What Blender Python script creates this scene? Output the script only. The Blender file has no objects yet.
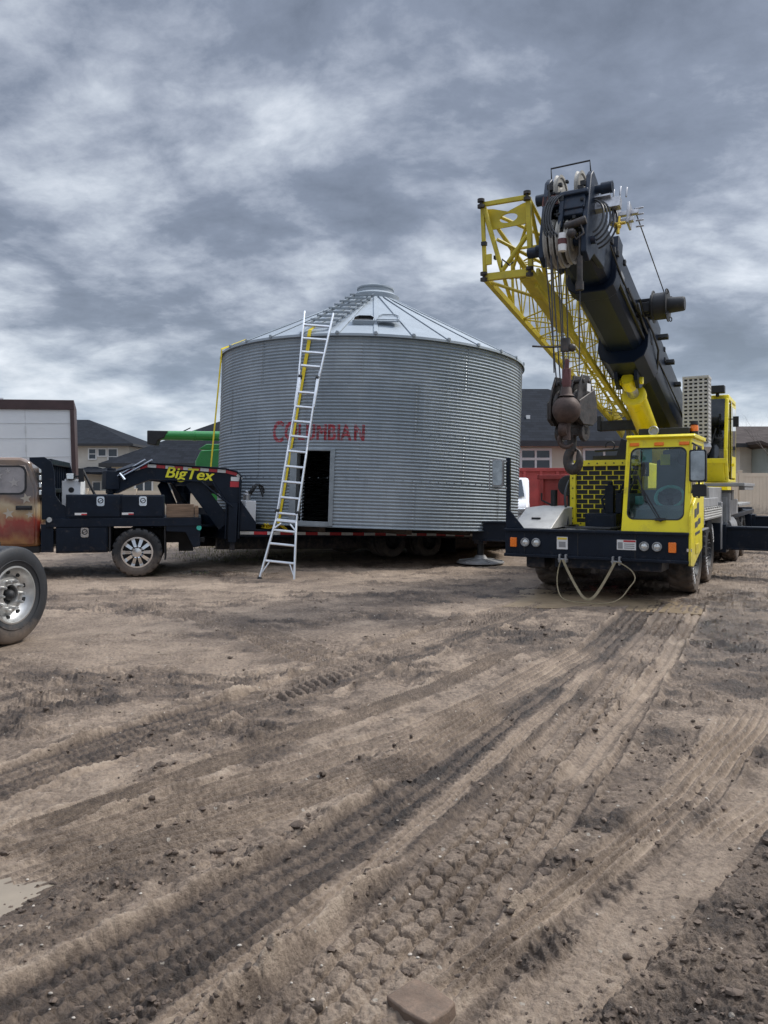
import bpy, bmesh, math, random
import numpy as np
from mathutils import Vector, Matrix, Euler
R = math.radians
random.seed(7)
scn = bpy.context.scene
COL = scn.collection
CAMH = 1.55

# ------------------------------------------------------------------ materials
def new_mat(name):
    m = bpy.data.materials.new(name); m.use_nodes = True
    nt = m.node_tree; nt.nodes.clear()
    out = nt.nodes.new('ShaderNodeOutputMaterial')
    return m, nt, out
def nd(nt, t, **kw):
    n = nt.nodes.new(t)
    for k, v in kw.items():
        if k in n.inputs: n.inputs[k].default_value = v
        else: setattr(n, k, v)
    return n
def mixc(nt, fac, a, b):
    m = nt.nodes.new('ShaderNodeMix'); m.data_type = 'RGBA'
    if isinstance(fac, (int, float)): m.inputs[0].default_value = fac
    else: nt.links.new(fac, m.inputs[0])
    for sock, v in ((m.inputs[6], a), (m.inputs[7], b)):
        if isinstance(v, tuple): sock.default_value = (*v[:3], 1)
        else: nt.links.new(v, sock)
    return m.outputs[2]
def mth(nt, op, a, b=None, c=None, clamp=False):
    n = nt.nodes.new('ShaderNodeMath'); n.operation = op; n.use_clamp = clamp
    for i, v in enumerate((a, b, c)):
        if v is None: continue
        if isinstance(v, (int, float)): n.inputs[i].default_value = v
        else: nt.links.new(v, n.inputs[i])
    return n.outputs[0]
def ramp(nt, fac, stops, interp='LINEAR'):
    r = nt.nodes.new('ShaderNodeValToRGB'); r.color_ramp.interpolation = interp
    els = r.color_ramp.elements
    while len(els) < len(stops): els.new(0.5)
    for e, (p, c) in zip(els, stops):
        e.position = p; e.color = (*c, 1) if len(c) == 3 else c
    nt.links.new(fac, r.inputs[0])
    return r.outputs[0]
def objcoord(nt, scale=(1, 1, 1)):
    tc = nt.nodes.new('ShaderNodeTexCoord'); mp = nt.nodes.new('ShaderNodeMapping')
    mp.inputs['Scale'].default_value = scale
    nt.links.new(tc.outputs['Object'], mp.inputs[0])
    return mp.outputs[0]
def noise(nt, vec, scale, detail=5, rough=.55, dist=0):
    n = nt.nodes.new('ShaderNodeTexNoise')
    n.inputs['Scale'].default_value = scale; n.inputs['Detail'].default_value = detail
    n.inputs['Roughness'].default_value = rough; n.inputs['Distortion'].default_value = dist
    if vec is not None: nt.links.new(vec, n.inputs['Vector'])
    return n.outputs['Fac']

def pm(name, rgb, rough=.5, metal=0., var=.12, vscale=3., dirt=0., dirtz=None, dirtcol=(.17, .13, .1),
       bump=0., bscale=40., coat=0., stretch=(1, 1, 1), rvar=.12, spec=.5):
    """painted / plain surface: base colour with mild patchiness, dust and splashed mud"""
    m, nt, out = new_mat(name)
    bs = nt.nodes.new('ShaderNodeBsdfPrincipled'); nt.links.new(bs.outputs[0], out.inputs[0])
    v = objcoord(nt, stretch)
    n1 = noise(nt, v, vscale, 6, .6)
    dark = tuple(c * (1 - var) for c in rgb); lite = tuple(min(1, c * (1 + var)) for c in rgb)
    col = ramp(nt, n1, [(.3, dark), (.7, lite)])
    rr = mth(nt, 'MULTIPLY_ADD', noise(nt, v, vscale * 2.3, 4), rvar * 2, rough - rvar)
    if dirt > 0:
        n2 = noise(nt, v, vscale * 2.1 + 1.3, 9, .72, .4)
        f = mth(nt, 'MULTIPLY', mth(nt, 'SUBTRACT', n2, .62 - dirt * .3), 5., clamp=True)
        f = mth(nt, 'MULTIPLY', f, min(.9, dirt * 1.4 + .12))
        if dirtz is not None:
            gz = nt.nodes.new('ShaderNodeNewGeometry'); sp = nt.nodes.new('ShaderNodeSeparateXYZ')
            nt.links.new(gz.outputs['Position'], sp.inputs[0])
            hz = mth(nt, 'DIVIDE', mth(nt, 'SUBTRACT', dirtz, sp.outputs[2]), dirtz, clamp=True)
            n3 = noise(nt, v, 9, 8, .75)
            hz = mth(nt, 'MULTIPLY', mth(nt, 'ADD', hz, mth(nt, 'MULTIPLY_ADD', n3, 1.6, -.95)), 1.4, clamp=True)
            f = mth(nt, 'MAXIMUM', f, mth(nt, 'MULTIPLY', hz, .85))
        col = mixc(nt, f, col, dirtcol)
        rr = mth(nt, 'MAXIMUM', rr, mth(nt, 'MULTIPLY', f, .9))
        nt.links.new(mth(nt, 'MULTIPLY', mth(nt, 'SUBTRACT', 1., f), metal), bs.inputs['Metallic'])
    else:
        bs.inputs['Metallic'].default_value = metal
    nt.links.new(col, bs.inputs['Base Color']); nt.links.new(rr, bs.inputs['Roughness'])
    bs.inputs['Specular IOR Level'].default_value = spec
    if coat: bs.inputs['Coat Weight'].default_value = coat; bs.inputs['Coat Roughness'].default_value = .08
    if bump:
        b = nt.nodes.new('ShaderNodeBump'); b.inputs['Strength'].default_value = bump; b.inputs['Distance'].default_value = .01
        nt.links.new(noise(nt, v, bscale, 6, .6), b.inputs['Height']); nt.links.new(b.outputs[0], bs.inputs['Normal'])
    return m

def glass_mat(name, tint=(.75, .85, .85), refl=.9):
    m, nt, out = new_mat(name)
    tr = nd(nt, 'ShaderNodeBsdfTransparent'); tr.inputs[0].default_value = (*tint, 1)
    gl = nd(nt, 'ShaderNodeBsdfGlossy'); gl.inputs['Roughness'].default_value = .03; gl.inputs[0].default_value = (refl, refl, refl, 1)
    fr = nd(nt, 'ShaderNodeFresnel'); fr.inputs[0].default_value = 1.6
    mx = nt.nodes.new('ShaderNodeMixShader')
    v = objcoord(nt); f = mth(nt, 'MULTIPLY_ADD', noise(nt, v, 5, 5), .12, mth(nt, 'MULTIPLY', fr.outputs[0], 1.5), clamp=True)
    nt.links.new(f, mx.inputs[0]); nt.links.new(tr.outputs[0], mx.inputs[1]); nt.links.new(gl.outputs[0], mx.inputs[2])
    nt.links.new(mx.outputs[0], out.inputs[0])
    return m

def siding_mat(name, rgb, pitch=.16, depth=.5):
    m, nt, out = new_mat(name)
    bs = nt.nodes.new('ShaderNodeBsdfPrincipled'); nt.links.new(bs.outputs[0], out.inputs[0])
    v = objcoord(nt); sp = nt.nodes.new('ShaderNodeSeparateXYZ'); nt.links.new(v, sp.inputs[0])
    fr = mth(nt, 'FRACT', mth(nt, 'DIVIDE', sp.outputs[2], pitch))
    col = ramp(nt, noise(nt, v, 1.2, 6), [(.3, tuple(c * .9 for c in rgb)), (.7, tuple(c * 1.08 for c in rgb))])
    nt.links.new(col, bs.inputs['Base Color']); bs.inputs['Roughness'].default_value = .75
    b = nt.nodes.new('ShaderNodeBump'); b.inputs['Strength'].default_value = depth; b.inputs['Distance'].default_value = .03
    nt.links.new(mth(nt, 'SUBTRACT', 1., fr), b.inputs['Height']); nt.links.new(b.outputs[0], bs.inputs['Normal'])
    return m

def shingle_mat(name, rgb):
    m, nt, out = new_mat(name)
    bs = nt.nodes.new('ShaderNodeBsdfPrincipled'); nt.links.new(bs.outputs[0], out.inputs[0])
    v = objcoord(nt)
    br = nt.nodes.new('ShaderNodeTexBrick'); br.inputs['Scale'].default_value = 1.0
    br.inputs['Brick Width'].default_value = .34; br.inputs['Row Height'].default_value = .12; br.inputs['Mortar Size'].default_value = .008
    br.inputs[1].default_value = (*[c * .75 for c in rgb], 1); br.inputs[2].default_value = (*[min(1, c * 1.3) for c in rgb], 1); br.inputs[3].default_value = (*[c * .5 for c in rgb], 1)
    mp = nt.nodes.new('ShaderNodeMapping'); mp.inputs['Rotation'].default_value = (R(90), 0, 0); nt.links.new(v, mp.inputs[0]); nt.links.new(mp.outputs[0], br.inputs[0])
    col = mixc(nt, mth(nt, 'MULTIPLY', noise(nt, v, .7, 6), .5), br.outputs[0], tuple(rgb))
    nt.links.new(col, bs.inputs['Base Color']); bs.inputs['Roughness'].default_value = .92
    bs.inputs['Specular IOR Level'].default_value = .1
    return m

M = {}
M['yellow'] = pm('crane_yellow', (.86, .71, .016), .4, 0, .09, 2., dirt=.24, dirtz=1.1, coat=.2)
M['jibyellow'] = pm('weathered_yellow', (.52, .42, .035), .5, 0, .16, 4., dirt=.26)
M['navy'] = pm('black_blue_steel', (.007, .012, .022), .4, 0, .3, 3., dirt=.10, dirtz=.6, coat=.0, spec=.2)
M['boomblack'] = pm('glossy_black_boom', (.005, .011, .025), .38, 0, .3, 1.5, dirt=.07, coat=.0, spec=.24, rvar=.1, stretch=(1, .25, 1))
M['bluegrey'] = pm('worn_blue_grey_steel', (.016, .025, .042), .45, .1, .4, 5., spec=.3, dirt=.18, dirtcol=(.12, .06, .04))
M['black'] = pm('matte_black', (.014, .015, .017), .6, 0, .3, 5., dirt=.1)
M['rubber'] = pm('tyre_rubber', (.022, .023, .025), .8, 0, .25, 6., dirt=.28, dirtz=.55, bump=.2, bscale=60)
M['rubber_clean'] = pm('tyre_rubber_clean', (.018, .02, .024), .62, 0, .2, 5., dirt=.1, dirtz=.25, bump=.1, bscale=60)
M['hose'] = pm('hose_rubber', (.016, .017, .019), .45)
M['steel'] = pm('bare_steel', (.42, .42, .43), .42, .8, .2, 8., dirt=.15)
M['greysteel'] = pm('grey_painted_steel', (.3, .3, .3), .5, .2, .2, 5., dirt=.18)
M['lightgrey'] = pm('light_grey_tread_plate', (.5, .485, .45), .5, .2, .15, 4., dirt=.2, bump=.3, bscale=70)
M['chrome'] = pm('polished_aluminium', (.78, .79, .8), .16, 1., .06, 5., dirt=.1, rvar=.08)
M['mirror'] = pm('mirror_glass', (.3, .32, .33), .12, .8, .35, 6., rvar=.05)
M['alu'] = pm('ladder_aluminium', (.76, .78, .8), .38, .75, .08, 7., dirt=.08)
M['rust'] = pm('rusty_iron', (.072, .046, .037), .68, .25, .5, 9., dirt=.25, dirtcol=(.03, .028, .028), bump=.3, bscale=25)
M['greasy'] = pm('greasy_dark_iron', (.05, .045, .042), .5, .4, .5, 8., dirt=.35, dirtcol=(.13, .075, .05), bump=.25, bscale=25)
M['redpaint'] = pm('worn_red', (.10, .03, .028), .5, 0, .25, 9., dirt=.2)
M['wire'] = pm('wire_rope', (.06, .06, .065), .5, .5, .2, 40.)
M['sheave'] = pm('sheave_nylon', (.34, .32, .28), .55, .1, .25, 7., dirt=.3, dirtcol=(.05, .045, .04))
M['orange'] = pm('amber_lens', (.95, .2, .01), .25, 0, .1, 20., coat=.5)
M['redlens'] = pm('red_lens', (.5, .02, .02), .25, 0, .1, 20., coat=.5)
M['greenlens'] = pm('teal_lens', (.05, .45, .35), .3, 0, .1, 20.)
M['lamp'] = pm('lamp_lens', (.75, .76, .74), .12, .6, .2, 40., coat=.8)
M['white'] = pm('white_paint', (.76, .77, .78), .4, 0, .05, 3., dirt=.06, dirtz=.7)
M['sticker'] = pm('white_sticker', (.75, .74, .72), .5, 0, .06, 20.)
M['stickeryellow'] = pm('yellow_sticker', (.8, .6, .08), .5)
M['decaldark'] = pm('dark_decal', (.05, .055, .07), .5, 0, .3, 30.)
M['teal'] = pm('teal_cover', (.22, .62, .58), .6)
M['seat'] = pm('seat_cloth', (.10, .115, .125), .85)
M['cabin'] = pm('cab_lining', (.2, .25, .26), .8)
M['deckwood'] = pm('dirty_shaded_deck_boards', (.07, .055, .045), .85, 0, .4, 3., dirt=.2, stretch=(6, 1, 9))  # dirt, plus shade under the bin put into the base colour
M['aluwheel'] = pm('dull_aluminium_wheel', (.55, .55, .54), .42, .85, .12, 5., dirt=.16)
M['wood'] = pm('rough_sawn_wood', (.21, .135, .085), .8, 0, .4, 3., dirt=.2, stretch=(1, 6, 9), bump=.3, bscale=30)
M['strap'] = pm('yellow_webbing', (.82, .62, .03), .7, 0, .12, 9., dirt=.06)
M['tow'] = pm('tan_webbing', (.25, .205, .125), .85, 0, .2, 14., dirt=.3)
M['glass'] = glass_mat('cab_glass', (.78, .88, .87))
M['glass_dark'] = glass_mat('dark_cab_glass', (.28, .34, .36))
M['winglass'] = pm('house_window_glass', (.035, .045, .055), .06, 0, .3, 2., coat=.5, rvar=.02)
M['trim'] = pm('white_trim', (.78, .78, .76), .5, 0, .05, 3.)
M['fascia'] = pm('dark_fascia', (.03, .032, .036), .6)
M['roofdark'] = shingle_mat('charcoal_shingles', (.019, .022, .028))
M['roofbrown'] = shingle_mat('grey_brown_shingles', (.075, .062, .057))
M['tansiding'] = siding_mat('tan_stucco', (.60, .545, .43), .4, .06)
M['beigesiding'] = siding_mat('beige_siding', (.56, .52, .45), .2, .4)
M['greysiding'] = siding_mat('grey_green_siding', (.25, .28, .26), .2, .6)
M['vinyl'] = pm('tan_vinyl', (.64, .55, .43), .55, 0, .06, 2., dirt=.1, dirtz=1.1)
M['redbox'] = pm('faded_red_steel', (.36, .055, .05), .6, 0, .25, 2., dirt=.28, dirtcol=(.16, .06, .05))
M['green'] = pm('farm_green', (.018, .23, .04), .32, 0, .1, 3., coat=.4)
M['brownrail'] = pm('brown_rail', (.055, .03, .03), .55, 0, .25, 3., dirt=.1)
M['panelwhite'] = pm('white_box_panel', (.72, .735, .74), .42, 0, .05, .8, dirt=.07, dirtcol=(.4, .37, .33))
M['bark'] = pm('bare_bark', (.12, .1, .085), .9, 0, .25, 9.)
M['paver'] = pm('brown_flat_stone', (.16, .11, .078), .88, 0, .4, 14., dirt=.5, dirtcol=(.11, .085, .065), bump=.5, bscale=40)
M['tapewhite'] = pm('reflective_white', (.72, .72, .7), .4, 0, .1, 20., dirt=.15)
M['tapered'] = pm('reflective_red', (.5, .03, .04), .4, 0, .15, 20., dirt=.15)
M['logoyellow'] = pm('logo_yellow', (.85, .78, .03), .45, 0, .05, 10.)

# ------------------------------------------------------------------ mesh builder
class MB:
    def __init__(s): s.v = []; s.f = []; s.m = []; s.mi = 0
    def add(s, vs, fs, T=None):
        o = len(s.v)
        if T is not None: vs = [T @ Vector(p) for p in vs]
        s.v.extend([tuple(p) for p in vs])
        s.f.extend([tuple(i + o for i in f) for f in fs]); s.m.extend([s.mi] * len(fs))
        return s
    def box(s, x0, x1, y0, y1, z0, z1, T=None):
        return s.add([(x0, y0, z0), (x1, y0, z0), (x1, y1, z0), (x0, y1, z0), (x0, y0, z1), (x1, y0, z1), (x1, y1, z1), (x0, y1, z1)],
                     [(3, 2, 1, 0), (4, 5, 6, 7), (0, 1, 5, 4), (1, 2, 6, 5), (2, 3, 7, 6), (3, 0, 4, 7)], T)
    def bar(s, p, q, w, h, up=(0, 0, 1), T=None):
        p = Vector(p); q = Vector(q); d = (q - p); L = d.length; d.normalize()
        a = d.cross(Vector(up))
        if a.length < 1e-4: a = d.cross(Vector((1, 0, 0)))
        a.normalize(); b = a.cross(d)
        A = a * w / 2; B = b * h / 2
        vs = [p - A - B, p + A - B, p + A + B, p - A + B, q - A - B, q + A - B, q + A + B, q - A + B]
        return s.add(vs, [(0, 1, 2, 3), (7, 6, 5, 4), (1, 0, 4, 5), (2, 1, 5, 6), (3, 2, 6, 7), (0, 3, 7, 4)], T)
    def tube(s, pts, r, n=8, T=None):
        pts = [Vector(p) for p in pts]; rs = r if isinstance(r, (list, tuple)) else [r] * len(pts)
        vs = []; fs = []; ref = None
        for i, p in enumerate(pts):
            d = (pts[min(i + 1, len(pts) - 1)] - pts[max(i - 1, 0)]).normalized()
            if ref is None: ref = d.cross(Vector((0, 0, 1))) if abs(d.z) < .95 else d.cross(Vector((1, 0, 0)))
            ref = (ref - d * ref.dot(d)).normalized(); b = d.cross(ref)
            for k in range(n):
                a = 2 * math.pi * k / n; vs.append(p + (ref * math.cos(a) + b * math.sin(a)) * rs[i])
        for i in range(len(pts) - 1):
            for k in range(n):
                fs.append((i * n + k, i * n + (k + 1) % n, (i + 1) * n + (k + 1) % n, (i + 1) * n + k))
        fs.append(tuple(range(n - 1, -1, -1))); fs.append(tuple((len(pts) - 1) * n + k for k in range(n)))
        return s.add(vs, fs, T)
    def cyl(s, p, q, r0, r1=None, n=20, T=None):
        return s.tube([p, q], [r0, r0 if r1 is None else r1], n, T)
    def lathe(s, prof, p, axis, n=32, T=None, closed=False):
        """prof = [(radius, offset along axis)...]"""
        p = Vector(p); d = Vector(axis).normalized()
        a = d.cross(Vector((0, 0, 1))) if abs(d.z) < .9 else d.cross(Vector((1, 0, 0)))
        a.normalize(); b = d.cross(a); vs = []; fs = []
        for (r, o) in prof:
            for k in range(n):
                t = 2 * math.pi * k / n; vs.append(p + d * o + (a * math.cos(t) + b * math.sin(t)) * r)
        m = len(prof)
        for i in range(m if closed else m - 1):
            j = (i + 1) % m
            for k in range(n): fs.append((i * n + k, j * n + k, j * n + (k + 1) % n, i * n + (k + 1) % n))
        if not closed:
            if prof[0][0] < .002: fs.append(tuple(range(n)))
            if prof[-1][0] < .002: fs.append(tuple((m - 1) * n + k for k in range(n - 1, -1, -1)))
        return s.add(vs, fs, T)
    def prism(s, poly, c0, c1, axis='y', T=None):
        """poly in the two other axes (x,z for 'y'; y,z for 'x'; x,y for 'z'), extruded from c0 to c1"""
        def mk(a, b, c): return {'y': (a, c, b), 'x': (c, a, b), 'z': (a, b, c)}[axis]
        n = len(poly)
        vs = [mk(a, b, c0) for a, b in poly] + [mk(a, b, c1) for a, b in poly]
        fs = [tuple(range(n)), tuple(range(2 * n - 1, n - 1, -1))] + [(i, i + n, (i + 1) % n + n, (i + 1) % n) for i in range(n)]
        return s.add(vs, fs, T)
    def sphere(s, c, r, n=20, m=12, sc=(1, 1, 1), T=None):
        vs = []; fs = []
        for i in range(m + 1):
            ph = math.pi * i / m
            for k in range(n):
                t = 2 * math.pi * k / n
                vs.append((c[0] + r * sc[0] * math.sin(ph) * math.cos(t), c[1] + r * sc[1] * math.sin(ph) * math.sin(t), c[2] + r * sc[2] * math.cos(ph)))
        for i in range(m):
            for k in range(n): fs.append((i * n + k, (i + 1) * n + k, (i + 1) * n + (k + 1) % n, i * n + (k + 1) % n))
        return s.add(vs, fs, T)
    def ring(s, outer, inner, t, T=None):
        """flat frame between two loops (same count) in local xz plane, thickness t along +y"""
        n = len(outer)
        vs = [(a, 0, b) for a, b in outer] + [(a, 0, b) for a, b in inner] + [(a, t, b) for a, b in outer] + [(a, t, b) for a, b in inner]
        fs = []
        for i in range(n):
            j = (i + 1) % n
            fs += [(i, j, n + j, n + i), (2 * n + j, 2 * n + i, 3 * n + i, 3 * n + j), (j, i, 2 * n + i, 2 * n + j), (n + i, n + j, 3 * n + j, 3 * n + i)]
        return s.add(vs, fs, T)
    def text(s, body, size, T, bold=0., shear=0., ext=.003, sx=1.):
        c = bpy.data.curves.new('t', 'FONT'); c.body = body; c.size = size; c.offset = 0; c.shear = shear; c.extrude = ext
        o = bpy.data.objects.new('t', c); COL.objects.link(o)
        dg = bpy.context.evaluated_depsgraph_get()
        me = bpy.data.meshes.new_from_object(o.evaluated_get(dg))
        vs = [(v.co.x * sx, v.co.y, v.co.z) for v in me.vertices]; fs = [tuple(p.vertices) for p in me.polygons]
        bpy.data.objects.remove(o); bpy.data.curves.remove(c); bpy.data.meshes.remove(me)
        if not bold: return s.add(vs, fs, T)
        for k in range(9):      # embolden: nine copies nudged sideways, each a hair in front of the last
            dx = bold * (k % 3 - 1); dy = bold * .55 * (k // 3 - 1)
            s.add([(x + dx, y + dy, z + .0002 * k) for x, y, z in vs], fs, T)
        return s
    def build(s, name, mats, parent=None, bevel=0., smooth=35, fix=True, loc=None):
        me = bpy.data.meshes.new(name); me.from_pydata([tuple(v) for v in s.v], [], s.f)
        if not isinstance(mats, (list, tuple)): mats = [mats]
        for m in mats: me.materials.append(M[m] if isinstance(m, str) else m)
        me.polygons.foreach_set('material_index', s.m)
        if fix:
            bm = bmesh.new(); bm.from_mesh(me); bmesh.ops.recalc_face_normals(bm, faces=bm.faces[:]); bm.to_mesh(me); bm.free()
        me.polygons.foreach_set('use_smooth', [True] * len(me.polygons))
        me.set_sharp_from_angle(angle=R(smooth))
        me.update()
        o = bpy.data.objects.new(name, me); COL.objects.link(o)
        if parent is not None: o.parent = parent
        if loc is not None: o.location = loc
        if bevel:
            b = o.modifiers.new('edge', 'BEVEL'); b.width = bevel; b.segments = 2; b.limit_method = 'ANGLE'; b.angle_limit = R(40)
        return o

def tag(o, label=None, cat=None, group=None, kind=None):
    if label: o['label'] = label
    if cat: o['category'] = cat
    if group: o['group'] = group
    if kind: o['kind'] = kind
    return o
def empty(name, loc, rz=0., label=None, cat=None, group=None):
    o = bpy.data.objects.new(name, None); COL.objects.link(o)
    o.location = loc; o.rotation_euler = (0, 0, rz); o.empty_display_size = .2
    return tag(o, label, cat, group)
def frame(o, x, z, y=None):
    """4x4 from origin and two axes"""
    x = Vector(x).normalized(); z = Vector(z); z = (z - x * z.dot(x)).normalized(); y = z.cross(x)
    m = Matrix.Identity(4)
    for i in range(3): m[i][0] = x[i]; m[i][1] = y[i]; m[i][2] = z[i]; m[i][3] = o[i]
    return m
def arc(c, r, a0, a1, n, plane='xz', off=0):
    out = []
    for i in range(n + 1):
        a = R(a0 + (a1 - a0) * i / n); u = c[0] + r * math.cos(a); w = c[1] + r * math.sin(a)
        out.append({'xz': (u, off, w), 'yz': (off, u, w), 'xy': (u, w, off)}[plane])
    return out
def rrect(x0, x1, z0, z1, r, n=4):
    pts = []
    for cx, cz, a in ((x1 - r, z1 - r, 0), (x0 + r, z1 - r, 90), (x0 + r, z0 + r, 180), (x1 - r, z0 + r, 270)):
        for i in range(n + 1):
            t = R(a + 90 * i / n); pts.append((cx + r * math.cos(t), cz + r * math.sin(t)))
    return pts

def wheel(parent, c, axis, rad, width, rimr, tread='truck', rimmat='chrome', rub='rubber', style='hub', name='wheel', white_text=False):
    """rim+hub is the part, tyre is its sub-part; axis points to the outside face"""
    ax = Vector(axis).normalized(); c = Vector(c)
    rim = MB()
    if style == 'spoked':      # dually wheel with ten windows
        rim.lathe([(rimr * 1.03, 0), (rimr * 1.03, .02), (rimr * .93, .02), (rimr * .88, -.05), (rimr * .9, -.16), (rimr * 1.0, -.16)], c, ax, 48, closed=True)
        T = frame(c, ax, (0, 0, 1))
        for k in range(10):
            a = 2 * math.pi * k / 10; d = Vector((0, math.cos(a), math.sin(a))); t = Vector((0, -math.sin(a), math.cos(a)))
            p0 = d * rimr * .3 + Vector((-.02, 0, 0)); p1 = d * rimr * .9 + Vector((-.05, 0, 0))
            w0, w1 = rimr * .09, rimr * .12
            rim.add([p0 - t * w0, p0 + t * w0, p1 + t * w1, p1 - t * w1] + [q + Vector((-.03, 0, 0)) for q in (p0 - t * w0, p0 + t * w0, p1 + t * w1, p1 - t * w1)],
                    [(0, 1, 2, 3), (7, 6, 5, 4), (0, 4, 5, 1), (1, 5, 6, 2), (2, 6, 7, 3), (3, 7, 4, 0)], T)
        rim.lathe([(.001, .045), (rimr * .3, .04), (rimr * .36, .0), (rimr * .42, -.02), (rimr * .42, -.05), (.001, -.05)], c, ax, 32)
        rim.mi = 1; rim.lathe([(rimr * .9, -.11), (.001, -.11)], c, ax, 32); rim.mi = 0
    else:                      # ten hand holes and ten lug nuts
        prof = [(rimr * 1.04, .0), (rimr * 1.04, .022), (rimr * .98, .025), (rimr * .95, .0), (rimr * .9, -.045), (rimr * .74, -.075), (rimr * .66, -.06), (rimr * .62, -.035), (rimr * .36, -.03), (rimr * .33, -.05), (rimr * .33, -.12), (.001, -.12)]
        rim.lathe(prof, c, ax, 60)
        T = frame(c, ax, (0, 0, 1))
        rim.mi = 1
        for k in range(10):
            a = 2 * math.pi * (k + .5) / 10; d = Vector((0, math.cos(a), math.sin(a)))
            rim.lathe([(.001, 0), (rimr * .075, 0), (rimr * .075, -.02), (.001, -.02)], Vector(d * rimr * .815) + Vector((-.052, 0, 0)), (1, 0, 0), 14, T)
        rim.lathe([(.001, .005), (rimr * .1, .0), (rimr * .17, -.02), (rimr * .2, -.05), (rimr * .2, -.115), (.001, -.115)], (0, 0, 0), (1, 0, 0), 20, T)
        for k in range(6):
            a = 2 * math.pi * k / 6; d = Vector((0, math.cos(a), math.sin(a)))
            rim.cyl(Vector(d * rimr * .26) + Vector((-.12, 0, 0)), Vector(d * rimr * .26) + Vector((-.06, 0, 0)), rimr * .05, n=8, T=T)
        rim.mi = 0
        for k in range(10):
            a = 2 * math.pi * k / 10; d = Vector((0, math.cos(a), math.sin(a)))
            p = Vector(d * rimr * .5)
            rim.tube([p + Vector((-.035, 0, 0)), p + Vector((.01, 0, 0)), p + Vector((.028, 0, 0))], [rimr * .062, rimr * .055, rimr * .03], 8, T)
    w = rim.build(name, [rimmat, 'black'], parent, smooth=40)
    # tyre
    n = 180; hw = width / 2; off = -hw + .03
    prof = [(rimr * .98, -hw * .8), (rimr * 1.06, -hw * .93), ((rimr + rad) / 2, -hw * 1.06), (rad * .95, -hw * .98), (rad * .992, -hw * .82)]
    for u in (-.62, -.42, -.22, -.02, .02, .22, .42, .62): prof.append((rad, hw * u))
    prof += [(rad * .992, hw * .82), (rad * .95, hw * .98), ((rimr + rad) / 2, hw * 1.06), (rimr * 1.06, hw * .93), (rimr * .98, hw * .8)]
    T = frame(c, ax, (0, 0, 1)); vs = []; fs = []; m = len(prof)
    for i, (r, o) in enumerate(prof):
        for k in range(n):
            t = 2 * math.pi * k / n; rr = r
            u = o / hw
            if r > rad * .985:
                if tread == 'truck':
                    rr = r - (.014 if (i % 2 == 0 and abs(u) < .7) and ((k + 3 * (i % 3)) % 6 < 1) else 0)
                    if abs(abs(u) - .22) < .02: rr = r - .016
                else:
                    ph = (k + (4 if u > 0 else 0) + int(abs(u) * 4)) % 9
                    rr = r - (.026 if ph < 3 and abs(u) > .12 else 0)
            elif r > rad * .94 and tread != 'truck':
                ph = (k + (4 if u > 0 else 0) + int(abs(u) * 4)) % 9
                rr = r - (.018 if ph < 3 else 0)
            vs.append((o + off, rr * math.cos(t), rr * math.sin(t)))
    for i in range(m - 1):
        for k in range(n): fs.append((i * n + k, (i + 1) * n + k, (i + 1) * n + (k + 1) % n, i * n + (k + 1) % n))
    ty = MB(); ty.add(vs, fs, T)
    # sidewall bands
    ty.lathe([(rimr * 1.22, hw * 1.03), (rimr * 1.225, hw * 1.06), (rimr * 1.24, hw * 1.06), (rimr * 1.25, hw * 1.03)], c + ax * off, ax, 60, closed=True)
    ty.build('tyre', [rub, 'sticker'], w, smooth=40)
    return w
# ------------------------------------------------------------------ camera
cam_d = bpy.data.cameras.new('camera'); cam = bpy.data.objects.new('camera', cam_d); COL.objects.link(cam)
cam.location = (0, 0, CAMH); cam.rotation_euler = (R(90), 0, 0)
cam_d.sensor_fit = 'VERTICAL'; cam_d.sensor_height = 36; cam_d.sensor_width = 27
cam_d.lens = 36 * 768 / 1024
cam_d.shift_y = -22 / 1024
cam_d.clip_start = .05; cam_d.clip_end = 2000
scn.camera = cam

# ------------------------------------------------------------------ sky and sun
SUN_EL, SUN_AZ = 50., 70.          # azimuth clockwise from +Y
w = bpy.data.worlds.new('World'); scn.world = w; w.use_nodes = True
nt = w.node_tree; nt.nodes.clear()
wo = nt.nodes.new('ShaderNodeOutputWorld'); bg = nt.nodes.new('ShaderNodeBackground'); nt.links.new(bg.outputs[0], wo.inputs[0])
bg.inputs[1].default_value = .1
sk = nt.nodes.new('ShaderNodeTexSky'); sk.sky_type = 'NISHITA'; sk.sun_disc = False
sk.sun_elevation = R(SUN_EL); sk.sun_rotation = R(SUN_AZ); sk.air_density = 1.2; sk.dust_density = 1.5
tc = nt.nodes.new('ShaderNodeTexCoord'); sp = nt.nodes.new('ShaderNodeSeparateXYZ'); nt.links.new(tc.outputs['Generated'], sp.inputs[0])
zc = mth(nt, 'MAXIMUM', sp.outputs[2], 0.)
den = mth(nt, 'ADD', zc, .25)
cx = nt.nodes.new('ShaderNodeCombineXYZ')
nt.links.new(mth(nt, 'DIVIDE', sp.outputs[0], den), cx.inputs[0]); nt.links.new(mth(nt, 'DIVIDE', sp.outputs[1], den), cx.inputs[1])
mp = nt.nodes.new('ShaderNodeMapping'); nt.links.new(cx.outputs[0], mp.inputs[0])
mp.inputs['Location'].default_value = (7.3, 2.35, 2.2); mp.inputs['Rotation'].default_value = (0, 0, R(12)); mp.inputs['Scale'].default_value = (.9, 1.0, 1)
wp_ = nt.nodes.new('ShaderNodeTexNoise'); wp_.inputs['Scale'].default_value = 1.7; wp_.inputs['Detail'].default_value = 4; nt.links.new(mp.outputs[0], wp_.inputs['Vector'])
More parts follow.
